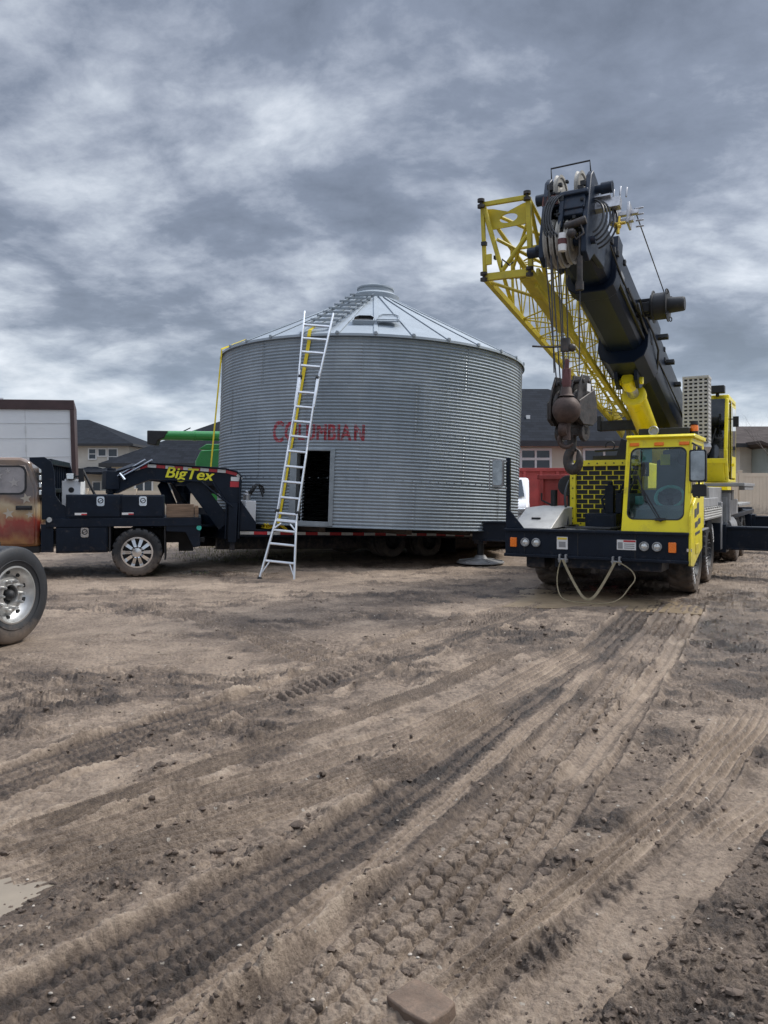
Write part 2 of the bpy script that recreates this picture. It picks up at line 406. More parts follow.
wv_ = nt.nodes.new('ShaderNodeVectorMath'); wv_.operation = 'MULTIPLY_ADD'; nt.links.new(wp_.outputs['Color'], wv_.inputs[0]); wv_.inputs[1].default_value = (.2, .2, .2); nt.links.new(mp.outputs[0], wv_.inputs[2])
big = noise(nt, mp.outputs[0], 1.15, 3, .5, .3)
mid = noise(nt, wv_.outputs[0], 2.5, 12, .52, .0)
fine = noise(nt, wv_.outputs[0], 7., 12, .62, .0)
s1 = mth(nt, 'ADD', mth(nt, 'MULTIPLY', big, .42), mth(nt, 'ADD', mth(nt, 'MULTIPLY', mid, .46), mth(nt, 'MULTIPLY', fine, .24)))
cl = ramp(nt, s1, [(.43, (.72, .84, 1.09)), (.515, (1.12, 1.29, 1.65)), (.56, (1.8, 1.99, 2.39)), (.605, (2.65, 2.88, 3.25)), (.69, (4.3, 4.5, 4.8))])
# thin bright broken band low over the horizon
lo = nt.nodes.new('ShaderNodeMapRange'); lo.interpolation_type = 'SMOOTHSTEP'
lo.inputs[1].default_value = .02; lo.inputs[2].default_value = .23; lo.inputs[3].default_value = 1; lo.inputs[4].default_value = 0
nt.links.new(zc, lo.inputs[0])
bandcol = ramp(nt, mid, [(.4, (1.6, 2.05, 2.75)), (.52, (2.4, 2.85, 3.45)), (.64, (3.6, 3.9, 4.35))])
c2 = mixc(nt, mth(nt, 'MULTIPLY', lo.outputs[0], .7), cl, bandcol)
# sky above the view brightened, added to lift the light on the ground
hi = nt.nodes.new('ShaderNodeMapRange'); hi.interpolation_type = 'SMOOTHSTEP'
hi.inputs[1].default_value = .50; hi.inputs[2].default_value = .95; hi.inputs[3].default_value = 1; hi.inputs[4].default_value = 4.6
nt.links.new(zc, hi.inputs[0])
vm = nt.nodes.new('ShaderNodeVectorMath'); vm.operation = 'SCALE'; nt.links.new(c2, vm.inputs[0]); nt.links.new(hi.outputs[0], vm.inputs[3])
fin = mixc(nt, .93, sk.outputs[0], vm.outputs[0])
nt.links.new(fin, bg.inputs[0])
sun_d = bpy.data.lights.new('sun', 'SUN'); sun = bpy.data.objects.new('sun', sun_d); COL.objects.link(sun)
sun_d.energy = 1.5; sun_d.angle = R(14); sun_d.color = (1, .965, .91)
a = R(SUN_AZ); e = R(SUN_EL); sdir = Vector((math.sin(a) * math.cos(e), math.cos(a) * math.cos(e), math.sin(e)))
sun.rotation_euler = sdir.to_track_quat('Z', 'Y').to_euler(); sun.location = sdir * 60
scn.view_settings.view_transform = 'Standard'; scn.view_settings.look = 'None'; scn.view_settings.gamma = 1
scn.view_settings.use_curve_mapping = False; scn.view_settings.exposure = 1.08
scn.cycles.max_bounces = 6; scn.cycles.transparent_max_bounces = 12
scn.cycles.use_denoising = True

# ------------------------------------------------------------------ ground
def _hash(ix, iy, seed):
    h = (ix.astype(np.int64) * 374761393 + iy.astype(np.int64) * 668265263 + seed * 1442695041) & 0xFFFFFFFF
    h = ((h ^ (h >> 13)) * 1274126177) & 0xFFFFFFFF
    return ((h ^ (h >> 16)) & 0xFFFF) / 65535.0
def vnoise(x, y, seed):
    ix = np.floor(x); iy = np.floor(y); fx = x - ix; fy = y - iy
    fx = fx * fx * fx * (fx * (fx * 6 - 15) + 10); fy = fy * fy * fy * (fy * (fy * 6 - 15) + 10)
    a = _hash(ix, iy, seed); b = _hash(ix + 1, iy, seed); c = _hash(ix, iy + 1, seed); d = _hash(ix + 1, iy + 1, seed)
    return (a + (b - a) * fx) * (1 - fy) + (c + (d - c) * fx) * fy
def fbm(x, y, f, octv=4, seed=0, rough=.5):
    s = 0; amp = 1; tot = 0
    for o in range(octv):
        an = .6 * o; xr = x * math.cos(an) - y * math.sin(an); yr = x * math.sin(an) + y * math.cos(an)
        s = s + amp * vnoise(xr * f + 17.3 * o, yr * f - 9.1 * o, seed + o); tot += amp; amp *= rough; f *= 2.03
    return s / tot
def billow(x, y, f, octv=3, seed=0):
    s = 0; amp = 1; tot = 0
    for o in range(octv):
        s = s + amp * (1 - np.abs(2 * vnoise(x * f + 3.7 * o, y * f + 5.1 * o, seed + o) - 1)); tot += amp; amp *= .55; f *= 2.1
    return s / tot
def sstep(a, b, x):
    t = np.clip((x - a) / (b - a), 0, 1); return t * t * (3 - 2 * t)
def g2(px, py):
    Y = 768 * CAMH / (py - 490.); return ((px - 384) / 768 * Y, Y)

TRACKS = [  # image points along each track, width m, depth m, tread, ridge m, moisture
    ([(640, 588), (540, 607), (400, 659), (300, 689), (200, 718), (100, 748), (0, 784), (-160, 842)], .48, .035, 'fine', .034, .62),
    ([(655, 600), (606, 651), (500, 733), (400, 822), (300, 880), (210, 932), (90, 1000), (-60, 1090)], .50, .034, 'fine', .024, .72),
    ([(690, 600), (648, 655), (600, 722), (546, 788), (470, 862), (395, 948), (320, 1020), (200, 1140)], .52, .04, 'hex', .034, .34),
    ([(752, 705), (700, 795), (600, 884), (510, 955), (440, 1012), (330, 1110)], .27, .035, 'rib', .02, .22),
    ([(775, 760), (706, 835), (620, 905), (548, 968), (470, 1050), (420, 1110)], .24, .022, 'bar', .02, .5),
    ([(800, 752), (726, 835), (640, 930), (560, 1008), (480, 1090)], .26, .03, 'smooth', .018, .18),
    ([(600, 640), (480, 705), (400, 738), (320, 764), (224, 792), (100, 838), (-40, 880)], .30, .022, 'rib', .012, .30),
    ([(520, 690), (400, 768), (300, 800), (200, 835), (60, 872), (-90, 920)], .26, .016, 'rib', .010, .30),
    ([(60, 596), (130, 602), (180, 611), (240, 628), (300, 652), (350, 668)], .5, .016, 'lug', .016, .45),
    ([(768, 700), (730, 745), (690, 790)], .30, .03, 'rib', .012, .2),
    ([(790, 770), (760, 800), (700, 850)], .26, .03, 'rib', .012, .2),
    ([(540, 640), (430, 690), (300, 735), (150, 790), (-20, 850)], .22, .018, 'rib', .014, .42),
    ([(700, 610), (668, 660), (620, 720), (560, 790)], .16, .03, 'smooth', .03, .14),
    ([(610, 655), (510, 745), (400, 842), (290, 932), (180, 1014), (100, 1080)], .11, -.006, 'smooth', .03, .12),
    ([(560, 592), (480, 618), (420, 640), (330, 672), (240, 706)], .40, .025, 'lug', .02, .4),
]
BLOBS = [  # loose dark soil: px, py, rx m, ry m, strength
    (745, 930, .45, .45, .6), (690, 1010, .4, .25, .5), (760, 830, .4, .7, .7), (536, 868, .22, .28, 1.), (480, 920, .18, .35, .8), (455, 965, .14, .2, .9),
    (600, 720, .5, .6, .5), (560, 775, .3, .5, .6), (650, 740, .5, .7, .5), (700, 640, 1.1, 1.6, .55), (560, 690, .5, .6, .4), (490, 632, 1.2, .8, .6), (400, 600, 1.6, .9, .45),
    (330, 650, .9, .6, .4), (120, 690, .9, .5, .35), (75, 885, .35, .25, .5), (380, 840, .25, .4, .45), (240, 870, .5, .3, .35), (430, 760, .4, .4, .4), (190, 745, .6, .2, .5),
    (600, 1010, .3, .2, .6), (500, 1015, .2, .15, .8), (380, 915, .12, .3, .35), (200, 960, .25, .25, .25)]

def make_ground():
    # rows (distance) and columns (direction), dense inside the view, coarse round it
    ys = [-12., -6., -3., -1., 0., .6, 1.0, 1.4, 1.7]
    py = 1090.
    while py > 548: ys.append(768 * CAMH / (py - 490)); py -= .78 if py > 620 else .7
    y = ys[-1]
    while y < 60: y *= 1.02; ys.append(y)
    ys += [70, 90, 130, 200, 350, 600]
    ys = np.array(ys)
    tin = np.linspace(-.56, .56, 1300)
    tout = np.array([.575, .6, .64, .7, .8, 1., 1.4, 2.2, 4.])
    ts = np.concatenate([-tout[::-1], tin, tout])
    Yg, Tg = np.meshgrid(ys, ts, indexing='ij')
    Wd = np.maximum(Yg, 1.7)
    X = Tg * Wd; Y = Yg
    near = 1 - sstep(16, 24, Y)
    h = (fbm(X, Y, .33, 3, 5) - .5) * .08 + (fbm(X, Y, 1.7, 4, 9) - .5) * .045
    # dry broken crust: short ridges stretched along X
    h += (fbm(X * .5, Y, 8., 5, 21, .65) - .5) * .040
    rough_m = sstep(.45, .7, fbm(X, Y, .9, 3, 33))
    churn = sstep(.44, .66, fbm(X * .5, Y, 1.6, 5, 45, .66))
    h += (.35 * rough_m + .9 * churn) * (fbm(X * .55, Y, 11., 5, 41, .68) - .5) * .085
    h += (.35 + .65 * churn) * sstep(.56, .72, fbm(X * .6, Y, 9., 4, 43, .6)) * .03
    moist_shade = .30 + .45 * (fbm(X, Y, .8, 5, 51, .6) - .5) + .34 * churn * sstep(.35, .62, fbm(X * .5, Y, 5., 4, 61, .65)) + .10 * rough_m
    # old smeared traffic marks, running roughly the way the vehicles drove
    wx = X + .5 * (fbm(X, Y, .35, 2, 240) - .5); al = .62 * wx + .78 * Y; ac = .78 * wx - .62 * Y
    stk = fbm(al * .55, ac, 8., 4, 241, .6); sm = sstep(.42, .58, fbm(al * .5, ac, .7, 3, 243)) * (1 - sstep(8, 12, Y))
    h += sm * (np.abs(stk - .5) * 2) ** .6 * .022
    moist_shade += sm * .6 * (stk - .5)
    clod = np.zeros_like(h)
    for (bx, by, rx, ry, st) in BLOBS:
        gx, gy = g2(bx, by)
        d = ((X - gx) / rx) ** 2 + ((Y - gy) / ry) ** 2
        clod = np.maximum(clod, st * np.exp(-d * 1.1))
    jit = fbm(X, Y, 5., 3, 71)
    clod = np.clip(clod * (.35 + 1.3 * jit), 0, 1)
    flat = np.zeros_like(h)
    add = np.zeros_like(h)
    for ti, (pp, wid, dep, tread, ridge, mo) in enumerate(TRACKS):
        P = np.array([g2(*p) for p in pp])
        P = P[np.argsort(P[:, 1])]
        # smooth resample: X as a function of Y
        yy = np.linspace(P[0, 1], P[-1, 1], 400); xx = np.interp(yy, P[:, 1], P[:, 0])
        k = np.ones(41) / 41; xp = np.pad(xx, 20, mode='edge')
        xs = np.convolve(xp, k, 'valid'); xs[:4] = xx[:4]; xs[-4:] = xx[-4:]
        sl = np.gradient(xs, yy); ss = np.concatenate([[0], np.cumsum(np.hypot(np.diff(xs), np.diff(yy)))])
        f = np.interp(Y, yy, xs); sp_ = np.interp(Y, yy, sl); s0 = np.interp(Y, yy, ss)
        ca = 1 / np.sqrt(1 + sp_ ** 2)
        hw = wid / 2
        sel = np.where((np.abs((X - f) * ca) < hw + .22) & (Y > yy[0]) & (Y < yy[-1]))
        full = (X, Y, h, add, moist_shade, clod, flat)
        X, Y, h, add, moist_shade, clod, flat = (q[sel] for q in full); f, sp_, ca, s0 = f[sel], sp_[sel], ca[sel], s0[sel]
        wob = (fbm(X, Y, 1.4, 2, 80 + ti) - .5) * .05
        u = (X - f) * ca + wob
        s = s0 + (X - f) * sp_ * ca
        ext = sstep(yy[0], yy[0] + .3, Y) * (1 - sstep(yy[-1] - .8, yy[-1], Y))
        inside = (1 - sstep(hw - .025, hw + .02, np.abs(u))) * ext
        wear = np.clip(.25 + 1.3 * fbm(X, Y, 1.3, 3, 90 + ti), .25, 1.15)
        if tread in ('lug', 'bar'): wear = wear * (.45 + .8 * sstep(.35, .6, fbm(X, Y, 2.2, 2, 190 + ti)))
        n = u / hw
        sj = s + (fbm(X, Y, 6, 2, 95 + ti) - .5) * .05
        if tread == 'rib':
            t = .5 + .5 * np.cos(2 * np.pi * n * 2.5); t = t ** 1.2 * .040
        elif tread == 'fine':
            t = (.5 + .5 * np.cos(2 * np.pi * n * 3.5)) * .015 + (np.abs(np.sin(np.pi * sj / .05 + 1.5 * np.floor(n * 3.5)))) ** .7 * .016 + (fbm(X, Y, 26, 4, 99, .65) - .5) * .022
        elif tread == 'hex':
            cu = u / .088 + .5 + (fbm(X, Y, 5, 2, 97) - .5) * .35 + (fbm(X, Y, 38, 2, 197) - .5) * .2; row = np.floor(cu); fu = cu - row
            ws = sj / .10 + .5 * (row % 2) + (fbm(X, Y, 30, 2, 198) - .5) * .2; fs = ws - np.floor(ws)
            edge = np.minimum(np.minimum(fu, 1 - fu) * .088 + .006 * np.abs(np.sin(fs * np.pi)), np.minimum(fs, 1 - fs) * .10 + .010 * np.sin(fu * np.pi))
            cell = sstep(.006, .021, edge)
            t = np.where(np.abs(cu - .5) < 2.02, cell * (.030 + .018 * (vnoise(row + 50., np.floor(ws) + .5, 7) - .5)) + cell * (fbm(X, Y, 16, 3, 96) - .5) * .026, .026)
            t = t + (fbm(X, Y, 30, 2, 98) - .5) * .008
        elif tread == 'lug':
            ph = sj / .10 + np.abs(n) * 1.1; w_ = .5 + .5 * np.sin(2 * np.pi * ph)
            t = sstep(.3, .7, w_) * .036 * (np.abs(n) > .16) + (np.abs(n) <= .12) * .02
        elif tread == 'bar':
            ph = sj / .075 + n * .7 + 1.2 * (fbm(X, Y, 4., 3, 94) - .5); w_ = .5 + .5 * np.sin(2 * np.pi * ph)
            t = sstep(.3, .8, w_) * .018 + (fbm(X, Y, 20, 4, 99, .65) - .5) * .04
        else:
            t = (.5 + .5 * np.cos(2 * np.pi * n * 1.5)) * .008 + (fbm(X, Y, 20, 2, 99) - .5) * .008
        rn = np.clip(2.2 * fbm(X, Y, 4., 3, 120 + ti) - .55, .1, 1.7)
        rn = np.maximum(rn, .45)
        rid = ridge * (np.exp(-((np.abs(u) - hw - .02) / .024) ** 2)) * rn * ext
        rid = rid - .45 * ridge * np.exp(-((np.abs(u) - hw + .035) / .018) ** 2) * ext
        h = h * (1 - .75 * inside)
        add = add * (1 - inside) + inside * (-dep + t * wear)
        add = add + rid
        mloc = mo + .30 * (fbm(X, Y, 6, 3, 230 + ti) - .5) + .12 * (wear - .7) + (.14 * np.cos(2 * np.pi * n * 2.5) if tread in ('rib', 'fine') else 0)  # rib stripes are relief shading painted into the soil colour, besides real damp
        moist_shade = moist_shade * (1 - .85 * inside) + .85 * inside * mloc; moist_shade = moist_shade - .22 * rid / .03  # ridges paled and edge grooves darkened in the colour the same way
        clod = clod * (1 - .7 * inside)
        clod = np.maximum(clod, .55 * ext * np.exp(-((np.abs(u) - hw - .05) / .06) ** 2) * sstep(.5, .75, fbm(X, Y, 3.1, 3, 140 + ti)))
        flat = np.maximum(flat, inside)
        for q, v_ in zip(full[2:], (h, add, moist_shade, clod, flat)): q[sel] = v_
        X, Y, h, add, moist_shade, clod, flat = full
    h += add * near
    h += clod * near * ((fbm(X, Y, 8., 6, 151, .7) - .42) * .12 + (fbm(X, Y, 45, 3, 161) - .5) * .03)
    moist_shade = moist_shade + clod * (.42 + .9 * (fbm(X, Y, 9., 4, 155, .65) - .5))
    h += near * (fbm(X, Y, 48., 3, 171, .65) - .5) * (.010 + .012 * churn)
    # damp strip under the trailer and the crane, wet sheen patches
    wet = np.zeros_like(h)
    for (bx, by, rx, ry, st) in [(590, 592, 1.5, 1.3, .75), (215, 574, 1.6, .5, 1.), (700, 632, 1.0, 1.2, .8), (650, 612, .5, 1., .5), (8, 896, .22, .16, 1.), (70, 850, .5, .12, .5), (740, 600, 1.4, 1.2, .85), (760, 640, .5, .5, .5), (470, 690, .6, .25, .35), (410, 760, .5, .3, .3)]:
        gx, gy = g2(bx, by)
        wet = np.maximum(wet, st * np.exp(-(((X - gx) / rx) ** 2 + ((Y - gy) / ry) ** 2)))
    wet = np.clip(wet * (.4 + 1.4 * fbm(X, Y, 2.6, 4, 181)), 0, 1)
    # keep the ground under the standing tyres and the puddle level
    for (gx, gy, r) in [(-3.9, 7.9, .7), (-4.47, 13.9, .8), (2.5, 11.0, .8), (3.0, 10.6, .8), (g2(4, 897)[0], g2(4, 897)[1], .18), (-1.87, 13.4, .6), (g2(421, 1004)[0], g2(421, 1004)[1], .13)]:
        k = np.exp(-(((X - gx) ** 2 + (Y - gy) ** 2) / r ** 2)); h = h * (1 - k) - .012 * k
    # back of the yard rises a little
    h += .5 * sstep(20, 34, Y) * sstep(3, 9, X)
    h = np.where(Y < 1.5, 0, h)
    # dirt berm along the right fence
    h += .32 * np.exp(-((Y - 26 - .05 * X) / 2.2) ** 2) * sstep(7, 10, X) * (.6 + .8 * fbm(X, Y, .8, 3, 201))
    ny, nx = X.shape
    co = np.stack([X, Y, h], -1).reshape(-1, 3)
    idx = np.arange(ny * nx).reshape(ny, nx)
    q = np.stack([idx[:-1, :-1], idx[:-1, 1:], idx[1:, 1:], idx[1:, :-1]], -1).reshape(-1, 4)
    me = bpy.data.meshes.new('ground')
    me.vertices.add(len(co)); me.vertices.foreach_set('co', co.astype(np.float32).ravel())
    me.loops.add(q.size); me.loops.foreach_set('vertex_index', q.astype(np.int32).ravel())
    me.polygons.add(len(q)); me.polygons.foreach_set('loop_start', np.arange(0, q.size, 4, dtype=np.int32)); me.polygons.foreach_set('loop_total', np.full(len(q), 4, dtype=np.int32))
    me.polygons.foreach_set('use_smooth', np.ones(len(q), dtype=bool))
    for nme, arr in (('moist_shade', np.clip(moist_shade, 0, 1)), ('wet', wet)):
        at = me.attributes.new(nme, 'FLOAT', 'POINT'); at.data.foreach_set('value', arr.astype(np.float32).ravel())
    me.update(); me.validate()
    o = bpy.data.objects.new('ground', me); COL.objects.link(o); o['kind'] = 'structure'
    m, nt, out = new_mat('tracked_mud')
    bs = nt.nodes.new('ShaderNodeBsdfPrincipled'); nt.links.new(bs.outputs[0], out.inputs[0])
    am = nt.nodes.new('ShaderNodeAttribute'); am.attribute_name = 'moist_shade'
    aw = nt.nodes.new('ShaderNodeAttribute'); aw.attribute_name = 'wet'
    v = objcoord(nt)
    n1 = noise(nt, v, 34, 8, .72); n2 = noise(nt, v, 2.2, 8, .62, .5); n3 = noise(nt, v, 110, 4, .7)
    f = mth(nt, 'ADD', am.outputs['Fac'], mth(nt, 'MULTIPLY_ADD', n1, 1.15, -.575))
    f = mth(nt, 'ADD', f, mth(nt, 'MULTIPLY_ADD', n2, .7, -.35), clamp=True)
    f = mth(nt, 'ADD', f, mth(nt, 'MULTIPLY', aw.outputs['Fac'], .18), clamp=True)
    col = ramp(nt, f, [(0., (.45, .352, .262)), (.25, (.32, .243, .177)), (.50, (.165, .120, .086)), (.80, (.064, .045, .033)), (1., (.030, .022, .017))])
    col = mixc(nt, mth(nt, 'MULTIPLY', n3, .35), col, mixc(nt, .5, col, (.10, .08, .065)))
    # small pale pebbles
    vo = nt.nodes.new('ShaderNodeTexVoronoi'); vo.inputs['Scale'].default_value = 26; nt.links.new(v, vo.inputs['Vector'])
    wn = nt.nodes.new('ShaderNodeTexWhiteNoise'); nt.links.new(vo.outputs['Position'], wn.inputs['Vector'])
    peb = mth(nt, 'MULTIPLY', mth(nt, 'LESS_THAN', vo.outputs['Distance'], mth(nt, 'MULTIPLY', wn.outputs['Value'], .24)), mth(nt, 'GREATER_THAN', wn.outputs['Value'], .965))
    col = mixc(nt, mth(nt, 'MULTIPLY', peb, .8), col, mixc(nt, n1, (.25, .2, .15), (.6, .55, .47)))
    # grass beyond the yard edge, far away
    nt.links.new(col, bs.inputs['Base Color'])
    ro = mth(nt, 'MULTIPLY_ADD', f, -.34, .88)
    wetf = mth(nt, 'MULTIPLY', aw.outputs['Fac'], mth(nt, 'MULTIPLY_ADD', n2, 1.6, .1), clamp=True)
    ro = mth(nt, 'SUBTRACT', ro, mth(nt, 'MULTIPLY', wetf, .7))
    nt.links.new(ro, bs.inputs['Roughness']); bs.inputs['Specular IOR Level'].default_value = .45
    b = nt.nodes.new('ShaderNodeBump'); b.inputs['Strength'].default_value = .9; b.inputs['Distance'].default_value = .03
    hh = mth(nt, 'ADD', mth(nt, 'MULTIPLY', n1, 1.), mth(nt, 'MULTIPLY', n3, .35)); hh = mth(nt, 'ADD', hh, mth(nt, 'MULTIPLY', peb, .35))
    nt.links.new(hh, b.inputs['Height']); nt.links.new(b.outputs[0], bs.inputs['Normal'])
    me.materials.append(m)
    return o, m, (ys, ts, h, clod)
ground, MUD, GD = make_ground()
def gz(x, y):
    ys, ts, h, _ = GD
    j = int(np.clip(np.searchsorted(ys, y), 1, len(ys) - 1)); t = x / max(y, 1.7); i = int(np.clip(np.searchsorted(ts, t), 1, len(ts) - 1))
    return float(h[j, i])

# loose clods: real lumps of mud scattered where the soil is churned
def make_clods():
    ys, ts, h, cl = GD
    rnd = random.Random(3); mb = MB(); n = 0; tries = 0
    while n < 2200 and tries < 160000:
        tries += 1
        py = rnd.uniform(575, 1040); px = rnd.uniform(-60, 830); x, y = g2(px, py)
        j = int(np.searchsorted(ys, y)); i = int(np.clip(np.searchsorted(ts, x / max(y, 1.7)), 0, len(ts) - 1))
        c = cl[j, i]
        if c > .45 and rnd.random() > .3: continue
        if rnd.random() > c ** 1.2 * .8 + .004: continue
        r = rnd.choice([.0035, .0045, .006, .0075, .010, .014]) * rnd.uniform(.7, 1.3) * (1 + .07 * y) * (1.2 if c > .5 else .75)
        z = h[j, i]; k = 6; m = 4; ph = rnd.uniform(0, 6.3)
        sx, sy, sz = rnd.uniform(.8, 1.7), rnd.uniform(.7, 1.2), rnd.uniform(.45, .9)
        vs = []; fs = []
        for a in range(m + 1):
            t = math.pi * a / m
            for b in range(k):
                p = 2 * math.pi * b / k + ph; q = r * rnd.uniform(.55, 1.3)
                vs.append((x + q * sx * math.sin(t) * math.cos(p), y + q * sy * math.sin(t) * math.sin(p), z + r * .25 + q * sz * math.cos(t)))
        for a in range(m):
            for b in range(k): fs.append((a * k + b, (a + 1) * k + b, (a + 1) * k + (b + 1) % k, a * k + (b + 1) % k))
        mb.add(vs, fs); n += 1
    mc = pm('mud_clod', (.12, .088, .066), .85, 0, .5, 11., bump=.5, bscale=90)
    tag(mb.build('mud_clods', mc, smooth=60, fix=False), kind='stuff')
make_clods()
def make_gravel():
    rnd = random.Random(11); mb = MB()
    for _ in range(150):
        py = rnd.uniform(640, 1030); px = rnd.uniform(-20, 790); x, y = g2(px, py); r = rnd.uniform(.0025, .006) * (1 + .06 * y)
        j = int(np.searchsorted(GD[0], y)); i = int(np.clip(np.searchsorted(GD[1], x / max(y, 1.7)), 0, len(GD[1]) - 1))
        mb.sphere((x, y, GD[2][j, i] + r * .3), r, 6, 4, (rnd.uniform(.8, 1.5), rnd.uniform(.7, 1.2), .6))
    tag(mb.build('gravel', pm('pale_pebble', (.42, .37, .31), .8, 0, .4, 30.), fix=False, smooth=60), kind='stuff')
make_gravel()
# pale puddle at the left edge of the picture
WATER = pm('muddy_water', (.26, .215, .16), .07, 0, .15, 5., rvar=.05)
BROWNWATER = pm('brown_muddy_water', (.25, .185, .115), .45, 0, .25, 3., rvar=.15, bump=.05, bscale=20)
def puddle(x, y, rx, ry, z, m, sd, rot=0.):
    mb = MB(); pts = []
    for k in range(48):
        t = 2 * math.pi * k / 48; rr = 1 + .20 * math.sin(3 * t + sd) + .12 * math.sin(7 * t + 2 * sd) + .06 * math.sin(13 * t)
        a, b = rx * rr * math.cos(t), ry * rr * math.sin(t); pts.append((x + a * math.cos(rot) - b * math.sin(rot), y + a * math.sin(rot) + b * math.cos(rot)))
    mb.prism(pts, z - .03, z, 'z'); o = mb.build('puddle', m); o['kind'] = 'structure'
px_, py_ = g2(2, 898); puddle(px_ - .05, py_, .27, .17, -.003, WATER, 1)
puddle(2.75, 10.8, 1.5, .95, -.009, BROWNWATER, 2.2, R(-25))
# flat stone lying in the mud at the bottom edge
sx_, sy_ = g2(421, 1004)
st = empty('flat_stone', (sx_, sy_, gz(sx_, sy_)), R(-52))
mb = MB()
poly = [(a * 1.18, b * 1.15) for a, b in [(-.075, -.055), (.0, -.06), (.08, -.05), (.085, .015), (.075, .052), (-.02, .058), (-.07, .045)]]
mb.prism(poly, -.03, .014, 'z')
bpy.data.objects.remove(st)
st = mb.build('flat_stone', 'paver', bevel=.006, loc=(sx_, sy_, .004)); st.rotation_euler = (R(5), R(-3), R(-50))
tag(st, 'flat rectangular brown stone half sunk in the mud beside the tread prints', 'stone')
# sparse weeds by the trailer jack
rnd = random.Random(5); mb = MB()
for _ in range(1500):
    px = rnd.gauss(218, 26); py = rnd.uniform(541, 562)
    x, y = g2(px, py); 
    if rnd.random() > .75: x, y = x + rnd.uniform(-2, 2), y + rnd.uniform(0, 4)
    z = gz(x, y); hh = rnd.uniform(.03, .1); a = rnd.uniform(0, 6.3); lx = rnd.gauss(0, .03); ly = rnd.gauss(0, .03)
    dx, dy = math.cos(a) * .006, math.sin(a) * .006
    mb.add([(x - dx, y - dy, z - .01), (x + dx, y + dy, z - .01), (x + lx * .5 + dx * .7, y + ly * .5 + dy * .7, z + hh * .6), (x + lx * .5 - dx * .7, y + ly * .5 - dy * .7, z + hh * .6), (x + lx, y + ly, z + hh)], [(0, 1, 2, 3), (3, 2, 4)])
tag(mb.build('grass', pm('dry_grass', (.17, .165, .07), .8, 0, .35, 3.), fix=False), kind='stuff')
# ------------------------------------------------------------------ grain bin
SX, SY, SR, SZ, SH = -.40, 18.6, 3.58, .72, 3.82
TILT = R(2.4)
UX, UY = .8, .6
tilt_q = Matrix.Rotation(TILT, 4, Vector((-UY, UX, 0)))
CP = .0667; CA = .0090
def corr(z): return CA * math.cos(2 * math.pi * z / CP)
def bp(phi, z, r=0.):            # point on the bin wall, phi=0 faces the camera, + to the right
    rr = SR + r
    return (rr * math.sin(phi), -rr * math.cos(phi), z)

def galv_mat():
    m, nt, out = new_mat('galvanised_sheet')
    bs = nt.nodes.new('ShaderNodeBsdfPrincipled'); nt.links.new(bs.outputs[0], out.inputs[0])
    v = objcoord(nt); sp = nt.nodes.new('ShaderNodeSeparateXYZ'); nt.links.new(v, sp.inputs[0])
    ang = mth(nt, 'ARCTAN2', sp.outputs[1], sp.outputs[0])
    ring = mth(nt, 'FLOOR', mth(nt, 'DIVIDE', sp.outputs[2], SH / 4 + .0001))
    sect = mth(nt, 'FLOOR', mth(nt, 'ADD', mth(nt, 'MULTIPLY', ang, 10 / (2 * math.pi)), mth(nt, 'MULTIPLY', ring, .5)))
    cb = nt.nodes.new('ShaderNodeCombineXYZ'); nt.links.new(sect, cb.inputs[0]); nt.links.new(ring, cb.inputs[1])
    wn = nt.nodes.new('ShaderNodeTexWhiteNoise'); nt.links.new(cb.outputs[0], wn.inputs['Vector'])
    ncol = ramp(nt, wn.outputs['Value'], [(0, (.245, .285, .32)), (1, (.305, .345, .378))])
    st = nt.nodes.new('ShaderNodeMapping'); st.inputs['Scale'].default_value = (3.5, 3.5, .22); nt.links.new(v, st.inputs[0])
    streak = noise(nt, st.outputs[0], 3.2, 8, .7)
    blot = noise(nt, v, 1.1, 7, .65)
    spang = nt.nodes.new('ShaderNodeTexVoronoi'); spang.inputs['Scale'].default_value = 60; nt.links.new(v, spang.inputs['Vector'])
    f = mth(nt, 'MULTIPLY', mth(nt, 'SUBTRACT', streak, .46), 3.0, clamp=True)
    col = mixc(nt, mth(nt, 'MULTIPLY', f, .38), ncol, (.17, .19, .205))
    col = mixc(nt, mth(nt, 'MULTIPLY', mth(nt, 'SUBTRACT', blot, .45), 1.6, clamp=True), col, (.46, .50, .53))
    # drip stains running down from the sheet seams
    zf = mth(nt, 'FRACT', mth(nt, 'DIVIDE', sp.outputs[2], SH / 4 + .0001))
    st2 = nt.nodes.new('ShaderNodeMapping'); st2.inputs['Scale'].default_value = (9, 9, .05); nt.links.new(v, st2.inputs[0])
    drip = mth(nt, 'MULTIPLY', mth(nt, 'MULTIPLY', mth(nt, 'SUBTRACT', noise(nt, st2.outputs[0], 4, 5, .7), .55), 4., clamp=True), mth(nt, 'POWER', zf, 2.))
    col = mixc(nt, mth(nt, 'MULTIPLY', drip, .5), col, (.13, .125, .12))
    rust = mth(nt, 'MULTIPLY', mth(nt, 'SUBTRACT', noise(nt, v, 6, 9, .75), .68), 6., clamp=True)
    col = mixc(nt, mth(nt, 'MULTIPLY', rust, .5), col, (.17, .10, .07))
    nt.links.new(col, bs.inputs['Base Color'])
    bs.inputs['Metallic'].default_value = .4
    nt.links.new(mth(nt, 'MULTIPLY_ADD', spang.outputs['Distance'], .25, mth(nt, 'MULTIPLY_ADD', streak, .2, .44)), bs.inputs['Roughness'])
    return m
M['galv'] = galv_mat()
M['galvroof'] = pm('roof_galvanised', (.31, .35, .385), .66, .15, .07, 2.4, dirt=.12, dirtcol=(.3, .29, .28))
M['galvtrim'] = pm('trim_galvanised', (.27, .30, .32), .45, .55, .15, 6., dirt=.12)

